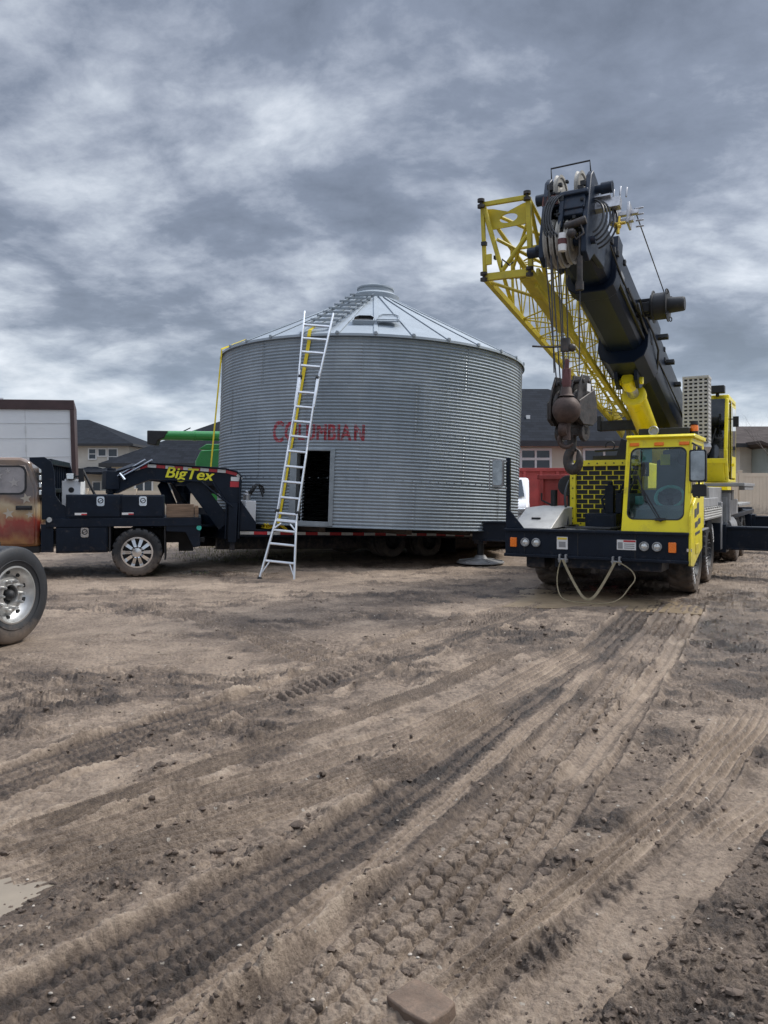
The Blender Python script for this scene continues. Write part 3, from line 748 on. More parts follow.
bin_ = empty('grain_bin', (SX, SY, SZ), 0, 'round corrugated galvanised grain bin with cone roof and faded red lettering', 'grain bin')
bin_.matrix_world = Matrix.Translation((SX, SY, SZ)) @ tilt_q
PH0, PH1, DZ0, DZ1 = -.405, -.185, .03, 1.50
def make_bin():
    # wall
    na, nz = 300, int(SH / CP * 8)
    angs = sorted(set([2 * math.pi * k / na - math.pi for k in range(na)] + [PH0, PH1]))
    zs = sorted(set([SH * k / nz for k in range(nz + 1)] + [DZ0, DZ1]))
    vs = [bp(a_, z, corr(z)) for z in zs for a_ in angs]; n = len(angs); fs = []
    for i in range(len(zs) - 1):
        zm = (zs[i] + zs[i + 1]) / 2
        for k in range(n):
            a0 = angs[k]
            if PH0 - 1e-6 <= a0 < PH1 - 1e-6 and DZ0 < zm < DZ1: continue
            fs.append((i * n + k, i * n + (k + 1) % n, (i + 1) * n + (k + 1) % n, (i + 1) * n + k))
    mb = MB(); mb.add(vs, fs)
    rnd = random.Random(2); 
    # lapped vertical seams, staggered from ring to ring, and bolts along them
    mb.mi = 1
    for ring in range(4):
        z0, z1 = ring * SH / 4, (ring + 1) * SH / 4
        for k in range(10):
            ph = (k + .5 * (ring % 2)) * 2 * math.pi / 10 + .27
            zz = [z0 + (z1 - z0) * t / 112 for t in range(113)]
            vv = []; ff = []
            for z in zz:
                vv += [bp(ph - .0035, z, corr(z) + .004), bp(ph + .0035, z, corr(z) + .004)]
            for t in range(112): ff.append((2 * t, 2 * t + 1, 2 * t + 3, 2 * t + 2))
            mb.add(vv, ff)
            for t in range(14):
                z = z0 + (t + .5) * CP; 
                if z < z1: mb.cyl(bp(ph + .012, z, .0), bp(ph + .012, z, .016), .009, n=6)
        if ring:
            for k in range(120):
                ph = 2 * math.pi * k / 120
                if PH0 - .03 < ph < PH1 + .03 and z0 < DZ1: continue
                mb.cyl(bp(ph, z0, .0), bp(ph, z0, .018), .009, n=6)
    mb.build('wall', ['galv', 'galvtrim'], bin_, smooth=50, fix=False)
    # base angle ring
    mb = MB(); mb.lathe([(SR - .05, -.012), (SR + .035, -.012), (SR + .035, -.004), (SR + .012, -.002), (SR - .05, -.004)], (0, 0, 0), (0, 0, 1), 120, closed=True)
    mb.build('base_ring', 'galvtrim', bin_)
    # dark timber floor of the bin
    mb = MB(); mb.lathe([(.001, .0), (SR - .06, .0), (SR - .06, .02), (.001, .02)], (0, 0, 0), (0, 0, 1), 60); mb.build('bin_floor', 'deckwood', bin_)
    # roof: flat panels with raised ribs
    N = 30; r0, r1 = .50, SR + .055; za, zb = SH + 1.60, SH - .005
    mb = MB(); vs = []; fs = []
    for k in range(N):
        for j in range(2):
            pa = 2 * math.pi * (k + j * .5) / N
            for (r, z) in ((r0, za), (r1, zb)): vs.append((r * math.sin(pa), -r * math.cos(pa), z - (.0 if j == 0 else .004)))
    m = 4 * N
    for k in range(2 * N):
        a_, b_ = 2 * k, 2 * ((k + 1) % (2 * N)); fs.append((a_, a_ + 1, b_ + 1, b_))
    mb.add(vs, fs)
    # short drip lip
    mb.lathe([(r1, zb), (r1 + .004, zb - .05), (r1 - .004, zb - .05)], (0, 0, 0), (0, 0, 1), 120)
    roof = mb.build('roof', 'galvroof', bin_, fix=False, smooth=3)
    mb = MB()
    for k in range(N):
        pa = 2 * math.pi * k / N + .03; d = Vector((math.sin(pa), -math.cos(pa), 0))
        mb.bar(d * r0 + Vector((0, 0, za + .02)), d * (r1 + .01) + Vector((0, 0, zb + .008)), .085, .018)
        mb.box(-.03, .03, -.02, .02, -.03, .035, frame(d * (r1 + .0) + Vector((0, 0, zb + .01)), (math.cos(pa), math.sin(pa), 0), (0, 0, 1)))
    mb.build('roof_rib', 'galvroof', roof, bevel=.006)['kind'] = 'stuff'
    # cap
    mb = MB(); mb.lathe([(.56, za - .06), (.58, za + .03), (.59, za + .10), (.50, za + .16), (.43, za + .18), (.43, za + .27), (.45, za + .275), (.45, za + .31), (.36, za + .345), (.001, za + .36)], (0, 0, 0), (0, 0, 1), 48)
    mb.build('roof_cap', 'galvroof', roof)
    # roof hatch: curb round a black pan, darkness of the opening put into its colour, lid laid open beside it
    def roofpt(ph, t, up=0.):
        r = r1 + (r0 - r1) * t; z = zb + (za - zb) * t
        s_ = math.atan2(za - zb, r1 - r0); d = Vector((math.sin(ph), -math.cos(ph), 0))
        return d * (r + math.sin(s_) * up) + Vector((0, 0, z + math.cos(s_) * up))
    ph = -.055; o_ = roofpt(ph, .20); up_ = roofpt(ph, .5) - roofpt(ph, .2); x_ = Vector((math.cos(ph), math.sin(ph), 0))
    T = frame(o_, x_, up_.cross(x_) * -1)       # local z = outward normal, local y = up slope
    if (T.to_3x3() @ Vector((0, 0, 1))).z < 0: T = frame(o_, x_, up_.cross(x_))
    sgn = 1 if (T.to_3x3() @ Vector((0, 1, 0))).dot(up_) > 0 else -1
    fr = [(-.22, 0), (.22, 0), (.22, .30), (.13, .46), (-.13, .46), (-.22, .30)]
    fr = [(a_, b_ * sgn) for a_, b_ in fr]; lo_ = [(a_ * .9, b_ * .9 + .022 * sgn) for a_, b_ in fr]; m_ = len(fr)
    mb = MB(); mb.add([(a_, b_, z) for z in (.0, .09) for a_, b_ in fr] + [(a_, b_, z) for z in (.03, .09) for a_, b_ in lo_],
        [(i, (i + 1) % m_, m_ + (i + 1) % m_, m_ + i) for i in range(m_)] + [(m_ + i, m_ + (i + 1) % m_, 3 * m_ + (i + 1) % m_, 3 * m_ + i) for i in range(m_)], T); mb.build('hatch_curb', 'galvroof', roof)
    mb = MB(); mb.add([(a_ * .995, b_ * .995, z) for z in (.03, .088) for a_, b_ in lo_], [(i, (i + 1) % m_, m_ + (i + 1) % m_, m_ + i) for i in range(m_)] + [tuple(range(m_))], T); mb.build('hatch_dark_pan', 'black', roof, fix=False)
    mb = MB(); mb.prism([(a_ * 1.05 + .5, b_ * 1.05) for a_, b_ in fr], .06, .085, 'z', T)
    mb.ring([(a_ * 1.05 + .5, b_ * 1.05) for a_, b_ in fr], [(a_ * .95 + .5, b_ * .95 + .02 * sgn) for a_, b_ in fr], .02, T @ Matrix.Translation((0, 0, .10)) @ Matrix.Rotation(R(90), 4, 'X') @ Matrix.Scale(-1, 4, (0, 0, 1)))
    mb.build('hatch_lid', 'galvroof', roof)
    # fixed ladder on the roof slope
    mb = MB(); pl = -.31
    for s_ in (-1, 1):
        a_ = roofpt(pl, .06, .10) + Vector((.24 * s_, 0, 0)); b_ = roofpt(pl, .93, .10) + Vector((.2 * s_, 0, 0)); mb.bar(a_, b_, .035, .045)
    for k in range(9):
        t = .08 + k * .1; c_ = roofpt(pl, t, .12); mb.bar(c_ - Vector((.29, 0, 0)), c_ + Vector((.29, 0, 0)), .085, .03)
    mb.build('roof_ladder', 'galvtrim', roof)
    # door frame
    mb = MB()
    def jam(ph_a, ph_b, z0, z1, ro):
        n_ = 6; vv = []; ff = []
        for k in range(n_ + 1):
            p_ = ph_a + (ph_b - ph_a) * k / n_
            vv += [bp(p_, z0, -.12), bp(p_, z0, ro), bp(p_, z1, ro), bp(p_, z1, -.12)]
        for k in range(n_):
            for q_ in range(4): ff.append((4 * k + q_, 4 * k + (q_ + 1) % 4, 4 * k + 4 + (q_ + 1) % 4, 4 * k + 4 + q_))
        ff += [(0, 1, 2, 3), (4 * n_ + 3, 4 * n_ + 2, 4 * n_ + 1, 4 * n_)]
        mb.add(vv, ff)
    jam(PH0 - .03, PH0 + .012, DZ0 - .02, DZ1 + .03, .03); jam(PH1 - .012, PH1 + .014, DZ0 - .02, DZ1 + .03, .03)
    jam(PH0 + .012, PH1 - .012, DZ1 - .01, DZ1 + .03, .026); jam(PH0 + .012, PH1 - .012, DZ0 - .03, DZ0 + .06, .026)
    mb.build('door_frame', 'galvtrim', bin_, bevel=.004)
    # painted stencil lettering following the corrugations
    m, nt, out = new_mat('worn_red_stencil')
    bs = nt.nodes.new('ShaderNodeBsdfPrincipled'); nt.links.new(bs.outputs[0], out.inputs[0])
    v = objcoord(nt); n_ = noise(nt, v, 16, 8, .7)
    col = ramp(nt, n_, [(.42, (.42, .035, .05)), (.53, (.33, .06, .075)), (.62, (.30, .30, .32))])
    nt.links.new(col, bs.inputs['Base Color']); bs.inputs['Roughness'].default_value = .6
    def word(s, size, bold, x, z, sx):
        t = MB(); t.text(s, size, Matrix.Identity(4), bold=bold, ext=0, sx=sx)
        me = bpy.data.meshes.new('w'); me.from_pydata(t.v, [], t.f); bm = bmesh.new(); bm.from_mesh(me)
        xs = [q.co.x for q in bm.verts]; x0_, x1_ = min(xs), max(xs); ys_ = [q.co.y for q in bm.verts]
        if len(s) == 1:     # stencil bridges top and bottom of the round letters
            pass
        y = min(ys_)
        while y < max(ys_):
            g = bm.verts[:] + bm.edges[:] + bm.faces[:]
            bmesh.ops.bisect_plane(bm, geom=g, plane_co=(0, y, 0), plane_no=(0, 1, 0)); y += CP / 8
        bm.verts.ensure_lookup_table(); bm.verts.index_update()
        vv = []
        for q in bm.verts:
            ph_ = (q.co.x + x) / SR; zz = z + q.co.y
            vv.append(bp(ph_, zz, corr(zz) + .0035))
        ff = [tuple(q.index for q in f.verts) for f in bm.faces]
        bm.free(); bpy.data.meshes.remove(me)
        return vv, ff, x1_ - x0_
    mb = MB(); x = -2.03
    specs = [('C', .60, -.04), ('O', .54, -.02)] + [(c_, .44, 0) for c_ in 'LUMBIAN']
    for i, (c_, sz, dz) in enumerate(specs):
        vv, ff, wd = word(c_, sz, .013, x, 1.71 + dz, .66)
        mb.add(vv, ff); x += wd + (.028 if c_ != 'I' else .03)
    mb.build('lettering', m, bin_, fix=False, smooth=60)
make_bin()

# yellow ratchet straps over the bin
def bw(p): return bin_.matrix_world @ Vector(p)
def ribbon(mb, pts, nrm, wd, th=.006):
    pts = [Vector(p) for p in pts]; vs = []; fs = []
    for i, p in enumerate(pts):
        d = (pts[min(i + 1, len(pts) - 1)] - pts[max(i - 1, 0)]).normalized(); n = Vector(nrm(p) if callable(nrm) else nrm)
        n = (n - d * n.dot(d)).normalized(); t = d.cross(n)
        vs += [p - t * wd / 2, p + t * wd / 2, p + t * wd / 2 + n * th, p - t * wd / 2 + n * th]
    for i in range(len(pts) - 1):
        for q in range(4): fs.append((4 * i + q, 4 * i + (q + 1) % 4, 4 * i + 4 + (q + 1) % 4, 4 * i + 4 + q))
    fs += [(3, 2, 1, 0), tuple(4 * (len(pts) - 1) + q for q in range(4))]
    mb.add(vs, fs)
mb = MB()
def strap_pts(pa, za, pb, zb, n=24, off=.022): return [bw(bp(pa + (pb - pa) * k / n, za + (zb - za) * k / n, off)) for k in range(n + 1)]
top = [bw((3.70 * math.sin(-.34) * (1 - t) + .6 * math.sin(-.34) * t, -(3.70 * (1 - t) + .6 * t) * math.cos(-.34), SH + .03 + 1.62 * t)) for t in (.10, .03)]
pts = top + [bw(bp(-.34, SH - .05, .075))] + strap_pts(-.345, SH - .15, -.50, .03)[0:]
cen = bw((0, 0, 1.5))
ribbon(mb, pts, lambda p: Vector((p.x - cen.x, p.y - cen.y, .6 if p.z > SZ + SH else 0)), .075)
lastp = pts[-1]; ribbon(mb, [lastp, lastp + Vector((.12, .16, -.12)), lastp + Vector((.16, .22, -.2))], (-.5, -1, 0), .075)
s1_ = mb.build('ratchet_strap', 'strap'); tag(s1_, 'yellow webbing strap running down the bin wall behind the leaning ladder', 'strap', 'yellow straps tying down the bin')
mb = MB(); pe = bw(bp(-1.2, SH - .03, .07))
pt_ = [bw((3.1 * math.sin(-1.2), -3.1 * math.cos(-1.2), SH + .33)), bw((3.66 * math.sin(-1.2), -3.66 * math.cos(-1.2), SH + .05)), pe]
pend = Vector((-3.95, 17.0, .80))
for k in range(1, 17): pt_.append(pe.lerp(pend, k / 16))
ribbon(mb, pt_, (-.5, -.85, 0), .042)
s2_ = mb.build('ratchet_strap', 'strap'); tag(s2_, "yellow webbing strap hanging clear of the bin's side, from its eave to the trailer gooseneck", 'strap', 'yellow straps tying down the bin')

# ------------------------------------------------------------------ ladder leaning on the bin
def make_ladder():
    A = Vector((-1.87, 13.42, gz(-1.87, 13.42))); B = Vector((-1.27, 15.02, 5.02))
    L = (B - A).length; root = empty('extension_ladder', A, 0, 'tall aluminium multi-position ladder with flared feet, leaning on the bin beside its doorway', 'ladder')
    ax = (B - A).normalized(); x = Vector((1, -.05, 0)); x = (x - ax * x.dot(ax)).normalized(); n = x.cross(ax)   # n points to camera side or away
    if n.y > 0: n = -n
    def P(s, u, o=0.): return ax * (s * L) + x * u + n * o
    def hw(s):
        if s < .2: return .305 - (.305 - .185) * s / .2
        if s < .735: return .185 - .02 * (s - .2) / .535
        return .165 + (.285 - .165) * (s - .735) / .265
    U = n
    for sg in (-1, 1):
        mb = MB(); mb.bar(P(.0, sg * hw(0)), P(.2, sg * hw(.2)), .032, .075, U); mb.bar(P(.735, sg * (hw(.735) + .03)), P(1., sg * hw(1.)), .032, .07, U)
        mb.bar(P(.2, sg * (hw(.2))), P(.47, sg * hw(.47)), .03, .07, U); mb.bar(P(.47, sg * hw(.47)), P(.735, sg * (hw(.735))), .03, .07, U)
        mb.bar(P(.2, sg * (hw(.2) - .012), -.035), P(.735, sg * (hw(.735) - .012), -.035), .022, .05, U)
        mb.bar(P(.62, sg * (hw(.62) + .012)), P(.76, sg * (hw(.735) + .03)), .03, .07, U)
        mb.build('rail', 'alu', root, bevel=.006)
    mb = MB(); mb0 = mb
    ss = [.058, .118, .165] + [.225 + .0563 * k for k in range(9)] + [.78, .835, .89, .945]
    for s in ss:
        h = hw(s); mb = MB(); mb.bar(P(s, -h, .0), P(s, h, .0), .035, .052, n)
        mb.build('rung', 'alu', root, bevel=.005)
    # spreader braces at the flared foot, hinge plates and locks
    for sg in (-1, 1):
        mb = MB(); mb.bar(P(.058, sg * (hw(.05) - .1), .0), P(.012, sg * (hw(.012)), .0), .02, .03, n); mb.build('brace', 'alu', root, bevel=.004)
        mb = MB(); mb.bar(P(.19, sg * (hw(.19) - .11), .01), P(.168, sg * hw(.168), .01), .025, .04, n); mb.build('brace', 'alu', root, bevel=.004)
    mb = MB(); mb.bar(P(.2, -.2, .01), P(.2, .2, .01), .05, .03, n); mb.build('cross_brace', 'alu', root, bevel=.004)
    for sg in (-1, 1):
        for s in (.232, .735):
            mb = MB(); mb.cyl(P(s, sg * (hw(s) + .035), 0), P(s, sg * (hw(s) - .03), 0), .045, n=14); mb.build('hinge_lock', 'black', root)
    for sg in (-1, 1):
        mb = MB(); mb.bar(P(-.004, sg * hw(0) - .035), P(-.004, sg * hw(0) + .035), .06, .09, n); mb.build('foot', 'black', root, bevel=.01)
make_ladder()

# ------------------------------------------------------------------ gooseneck flatbed trailer
def make_trailer():
    yaw = math.atan2(UY, UX)
    root = empty('gooseneck_trailer', (SX, SY, 0), yaw, 'black gooseneck flatbed trailer carrying the grain bin, yellow lettering on its neck', 'trailer')
    root.matrix_world = Matrix.Translation((SX, SY, 0)) @ tilt_q @ Matrix.Rotation(yaw, 4, 'Z')
    D = .60
    mb = MB()
    for k in range(47):     # deck planks across
        x = -4.2 + k * .2; mb.box(x, x + .19, -1.2, 1.2, D - .05, D)
    mb.build('deck', 'deckwood', root, bevel=.004)
    mb = MB()
    for s in (-1, 1):
        mb.box(-4.2, 5.2, s * 1.25 - .05, s * 1.25 + .05, D - .14, D + .004); mb.box(-4.2, 5.2, s * .55 - .05, s * .55 + .05, D - .42, D - .052)
        mb.box(-4.2, 5.2, s * .55 - .12, s * .55 + .12, D - .43, D - .41)
    for k in range(14): mb.box(-3.9 + k * .68, -3.82 + k * .68, -1.19, 1.19, D - .17, D - .055)
    mb.box(-4.26, -4.19, -1.3, 1.3, D - .2, D + .004)
    mb.build('chassis', 'navy', root, bevel=.006)
    # conspicuity tape on the side rails
    for s in (-1, 1):
        mb = MB()
        for k in range(30):
            x = -4.05 + k * .3; mb.mi = k % 2; mb.box(x, x + .3, s * 1.303 - .002, s * 1.303 + .002, D - .095, D - .035)
        mb.build('reflective_tape', ['tapewhite', 'tapered'], root)
    # cribbing under the bin is loose timber, kept as part of the load: built as its own things below
    # tandem dual axles
    for x in (-.1, 1.0):
        for s in (-1, 1):
            for y in (1.1, .8): wheel(root, (x, s * y, .385 - x * .01), (0, s, 0), .385, .22, .2, rub='rubber', style='hub', rimmat='black')
        mb = MB(); mb.cyl((x, -1.1, .39), (x, 1.1, .39), .07); mb.build('axle', 'black', root)
    for s in (-1, 1):
        mb = MB(); mb.box(1.66, 1.68, s * 1.0 - .3, s * 1.0 + .3, .12, D - .15); mb.build('mud_flap', 'black', root)
    # neck: two side plates converging on the coupler
    W = (2.0, 1.25); LN = math.hypot(*W)
    def zc(z, a_): return z - .25 + .036 * a_
    prof = [(.0, 1.9), (.12, 1.9), (.69, 2.07), (1.375, 2.02), (2.2, 1.96), (2.42, 1.9), (2.51, 1.80), (2.51, 1.33), (2.82, .90), (2.82, .74), (2.51, .74), (2.51, .58), (2.22, .58), (2.22, 1.30), (1.95, 1.69), (1.375, 1.73), (.75, 1.75), (.4, 1.62), (.12, 1.48), (.0, 1.48)]
    prof = [(a_, zc(b_, a_)) for a_, b_ in prof]
    for s in (-1, 1):
        T = Matrix.Translation((-6.2, 0, 0)) @ Matrix.Rotation(math.atan2(s * W[1], W[0]), 4, 'Z')
        mb = MB(); mb.prism(prof, -.012, .012, 'y', T)
        # flanges top and bottom
        top = prof[1:7]; bot = prof[13:19]
        for q in range(len(top) - 1): mb.bar((top[q][0], 0, top[q][1]), (top[q + 1][0], 0, top[q + 1][1]), .16, .022, (0, 0, 1), T)
        for q in range(len(bot) - 1): mb.bar((bot[q][0], 0, bot[q][1]), (bot[q + 1][0], 0, bot[q + 1][1]), .16, .022, (0, 0, 1), T)
        mb.bar((2.49, 0, prof[6][1]), (2.49, 0, prof[11][1]), .16, .03, (1, 0, 0), T); mb.bar((2.24, 0, prof[13][1]), (2.24, 0, prof[12][1]), .16, .03, (1, 0, 0), T)
        mb.bar((1.55, 0, zc(1.72, 1.5)), (2.22, 0, zc(.85, 2.2)), .3, .025, (0, 1, 0), T)
        nk = mb.build('neck_beam', 'navy', root, bevel=.005)
        if s < 0:
            mb = MB(); z0 = zc(1.77, 1.3)
            mb.mi = 1; mb.text('BigTex', .30, T @ Matrix.Translation((1.02, -.020, z0 + .012)) @ Matrix.Rotation(R(2.2), 4, 'Y') @ Matrix.Rotation(R(90), 4, 'X'), bold=.013, shear=.22, ext=.002, sx=1.1)
            mb.mi = 0; mb.text('BigTex', .30, T @ Matrix.Translation((1.02, -.026, z0 + .012)) @ Matrix.Rotation(R(2.2), 4, 'Y') @ Matrix.Rotation(R(90), 4, 'X'), bold=.006, shear=.22, ext=.002, sx=1.1)
            mb.build('lettering', ['logoyellow', 'black'], nk, fix=False)
            mb = MB(); k = 0
            for (p, q) in zip(top[:-1], top[1:]):
                n_ = max(1, round(math.hypot(q[0] - p[0], q[1] - p[1]) / .17))
                for j in range(n_):
                    mb.mi = k % 2; k += 1
                    a_ = (p[0] + (q[0] - p[0]) * j / n_, p[1] + (q[1] - p[1]) * j / n_); b_ = (p[0] + (q[0] - p[0]) * (j + .97) / n_, p[1] + (q[1] - p[1]) * (j + .97) / n_)
                    mb.bar((a_[0], -.02, a_[1] - .055), (b_[0], -.02, b_[1] - .055), .006, .06, (0, 0, 1), T)
            mb.build('reflective_tape', ['tapewhite', 'tapered'], nk)
            mb = MB(); mb.box(2.3, 2.46, -.018, -.013, zc(1.72, 2.3), zc(1.8, 2.3), T); mb.mi = 1; mb.box(2.29, 2.46, -.018, -.013, zc(1.60, 2.3), zc(1.71, 2.3), T)
            mb.build('warning_plate', ['sticker', 'tapered'], nk)
            mb = MB()
            for q in (0, 1):
                mb.tube([(.12 + .1 * q, -.05 - .03 * q, zc(1.80, .1)), (.65 + .14 * q, -.05 - .03 * q, zc(2.13, .6))], .022, 8, T)
            mb.cyl((.18, -.06, zc(1.86, .1)), (.3, -.12, zc(1.74, .1)), .028, T=T)
            mb.build('grab_bar', 'chrome', nk)
        # landing jack
        mb = MB(); mb.box(2.30, 2.46, s * .02 - .11, s * .02 + .05, zc(.52, 2.4), zc(1.28, 2.4), T); mb.box(2.33, 2.43, -.08, .02, zc(.36, 2.4), zc(.53, 2.4), T)
        mb.tube([(2.38, -.13, zc(1.2, 2.4)), (2.05, -.13, zc(1.45, 2)), (1.75, -.13, zc(1.7, 1.7))], .018, 8, T)
        mb.box(2.31, 2.45, -.12, -.115, zc(1.02, 2.4), zc(1.06, 2.4), T)
        mb.build('landing_jack', 'navy', root, bevel=.006)
    mb = MB(); mb.cyl((-6.2, 0, 1.22), (-6.2, 0, 1.72), .085); mb.box(-6.33, -6.07, -.13, .13, 1.3, 1.66); mb.cyl((-6.2, 0, .85), (-6.2, 0, 1.24), .06)
    mb.build('coupler', 'navy', root, bevel=.008)
    # cross plates between the two neck beams, low front step and cross tube
    mb = MB(); mb.box(-4.25, -4.2, -1.22, 1.22, D - .02, 1.0); mb.box(-4.95, -4.26, -.72, .72, D + .02, D + .06)
    mb.box(-4.50, -4.42, -1.02, 1.02, 1.45, 1.7); mb.box(-4.22, -4.18, -1.2, 1.2, 1.3, 1.55)
    mb.box(-5.0, -4.80, -.75, .75, D - .2, D + .02)
    mb.build('cross_member', 'navy', root, bevel=.006)
    mb = MB(); mb.prism([(-4.6, 1.72), (-4.15, 1.72), (-4.15, 1.80), (-4.55, 1.80)], -.75, .65, 'y'); mb.build('tool_tray', 'black', root, bevel=.02)
    # hydraulic tank with pump and hoses on the deck front
    mb = MB(); mb.box(-3.86, -3.62, -1.12, -.78, D + .05, 1.18); mb.mi = 1; mb.cyl((-3.78, -1.0, 1.18), (-3.78, -1.0, 1.32), .075); mb.cyl((-3.70, -.85, 1.18), (-3.70, -.85, 1.28), .04)
    mb.mi = 1; mb.cyl((-3.78, -1.0, 1.32), (-3.78, -1.0, 1.38), .04)
    tk = mb.build('hydraulic_tank', ['white', 'steel'], root, bevel=.015)
    for q in range(3):
        mb = MB(); pts = [(-3.76 + .03 * q, -1.02, 1.3)] + [(-3.76 + .5 * t + .03 * q, -1.05 - .02 * q, 1.3 + .32 * math.sin(math.pi * min(1, t * 1.15)) ** .8 - .75 * t ** 2) for t in (.15, .3, .45, .6, .75, .9, 1.)]
        mb.tube(pts, .014, 7); mb.build('hose', 'hose', tk)
    return root
trailer = make_trailer()
TW = trailer.matrix_world
# timber cribbing between deck and bin
for i, x in enumerate((-2.6, -1.2, .2, 1.6, 2.9)):
    hw_ = math.sqrt(max(.2, 3.3 ** 2 - x * x)); mb = MB(); mb.box(-.07, .07, -hw_, hw_, 0, .115)
    o = mb.build('timber_bearer', 'deckwood', bevel=.006); o.matrix_world = TW @ Matrix.Translation((x, 0, .601))
    tag(o, 'long timber bearer lying between the trailer deck and the floor of the bin', 'timber', 'timber bearers under the bin')
# heap of loose yellow webbing on the deck
mb = MB(); rnd = random.Random(9)
for k in range(7):
    pts = []; x = rnd.uniform(-3.5, -3.0); y = rnd.uniform(-1.2, -.95)
    for j in range(14):
        x += rnd.uniform(-.09, .1); x = min(-2.75, max(-3.62, x)); y += rnd.uniform(-.05, .05); y = min(-.9, max(-1.26, y)); pts.append(TW @ Vector((x, y, .625 + rnd.uniform(0, .10))))
    ribbon(mb, pts, (0, -.3, 1), .05)
tag(mb.build('strap_heap', 'strap', fix=False), 'tangled heap of loose yellow webbing on the trailer deck beside the ladder', 'webbing')

# ------------------------------------------------------------------ flatbed pickup
def flag_mat():
    m, nt, out = new_mat('flag_wrap')
    bs = nt.nodes.new('ShaderNodeBsdfPrincipled'); nt.links.new(bs.outputs[0], out.inputs[0])
    v = objcoord(nt); sp = nt.nodes.new('ShaderNodeSeparateXYZ'); nt.links.new(v, sp.inputs[0])
    wv = noise(nt, v, 1.5, 4, .55, .6)
    zz = mth(nt, 'ADD', sp.outputs[2], mth(nt, 'MULTIPLY_ADD', wv, .7, -.35))
    zz = mth(nt, 'ADD', zz, mth(nt, 'MULTIPLY', sp.outputs[0], .10))
    t = mth(nt, 'DIVIDE', mth(nt, 'SUBTRACT', zz, .25), 1.85, clamp=True)
    col = ramp(nt, t, [(0., (.20, .06, .03)), (.10, (.45, .2, .06)), (.17, (.26, .03, .02)), (.27, (.42, .045, .03)), (.33, (.62, .42, .22)), (.40, (.70, .56, .36)), (.46, (.33, .20, .12)), (.53, (.19, .155, .15)), (.63, (.14, .125, .135)), (.72, (.26, .20, .16)), (.80, (.17, .135, .12)), (.9, (.30, .18, .10)), (1., (.28, .17, .10))])
    n2 = noise(nt, v, 7, 8, .65, .5)
    col = mixc(nt, mth(nt, 'MULTIPLY', mth(nt, 'SUBTRACT', n2, .5), 1.4, clamp=True), col, (.36, .24, .14))
    col = mixc(nt, .38, col, (.02, .012, .008))
    nt.links.new(col, bs.inputs['Base Color']); bs.inputs['Roughness'].default_value = .3; bs.inputs['Coat Weight'].default_value = .9; bs.inputs['Coat Roughness'].default_value = .1
    return m
M['flag'] = flag_mat()
M['flagstar'] = pm('pale_star_print', (.42, .37, .30), .35, 0, .2, 6.)
M['tint'] = pm('perforated_window_print', (.24, .22, .22), .12, 0, .35, 3., coat=.5, rvar=.04)
def star(mb, x, z, r, y, T=None, rot=0.):
    pts = []
    for k in range(10):
        a_ = math.pi / 2 + rot + math.pi * k / 5; rr = r if k % 2 == 0 else r * .4
        pts.append((x + rr * math.cos(a_), z + rr * math.sin(a_)))
    mb.prism(pts, y - .003, y, 'y', T)
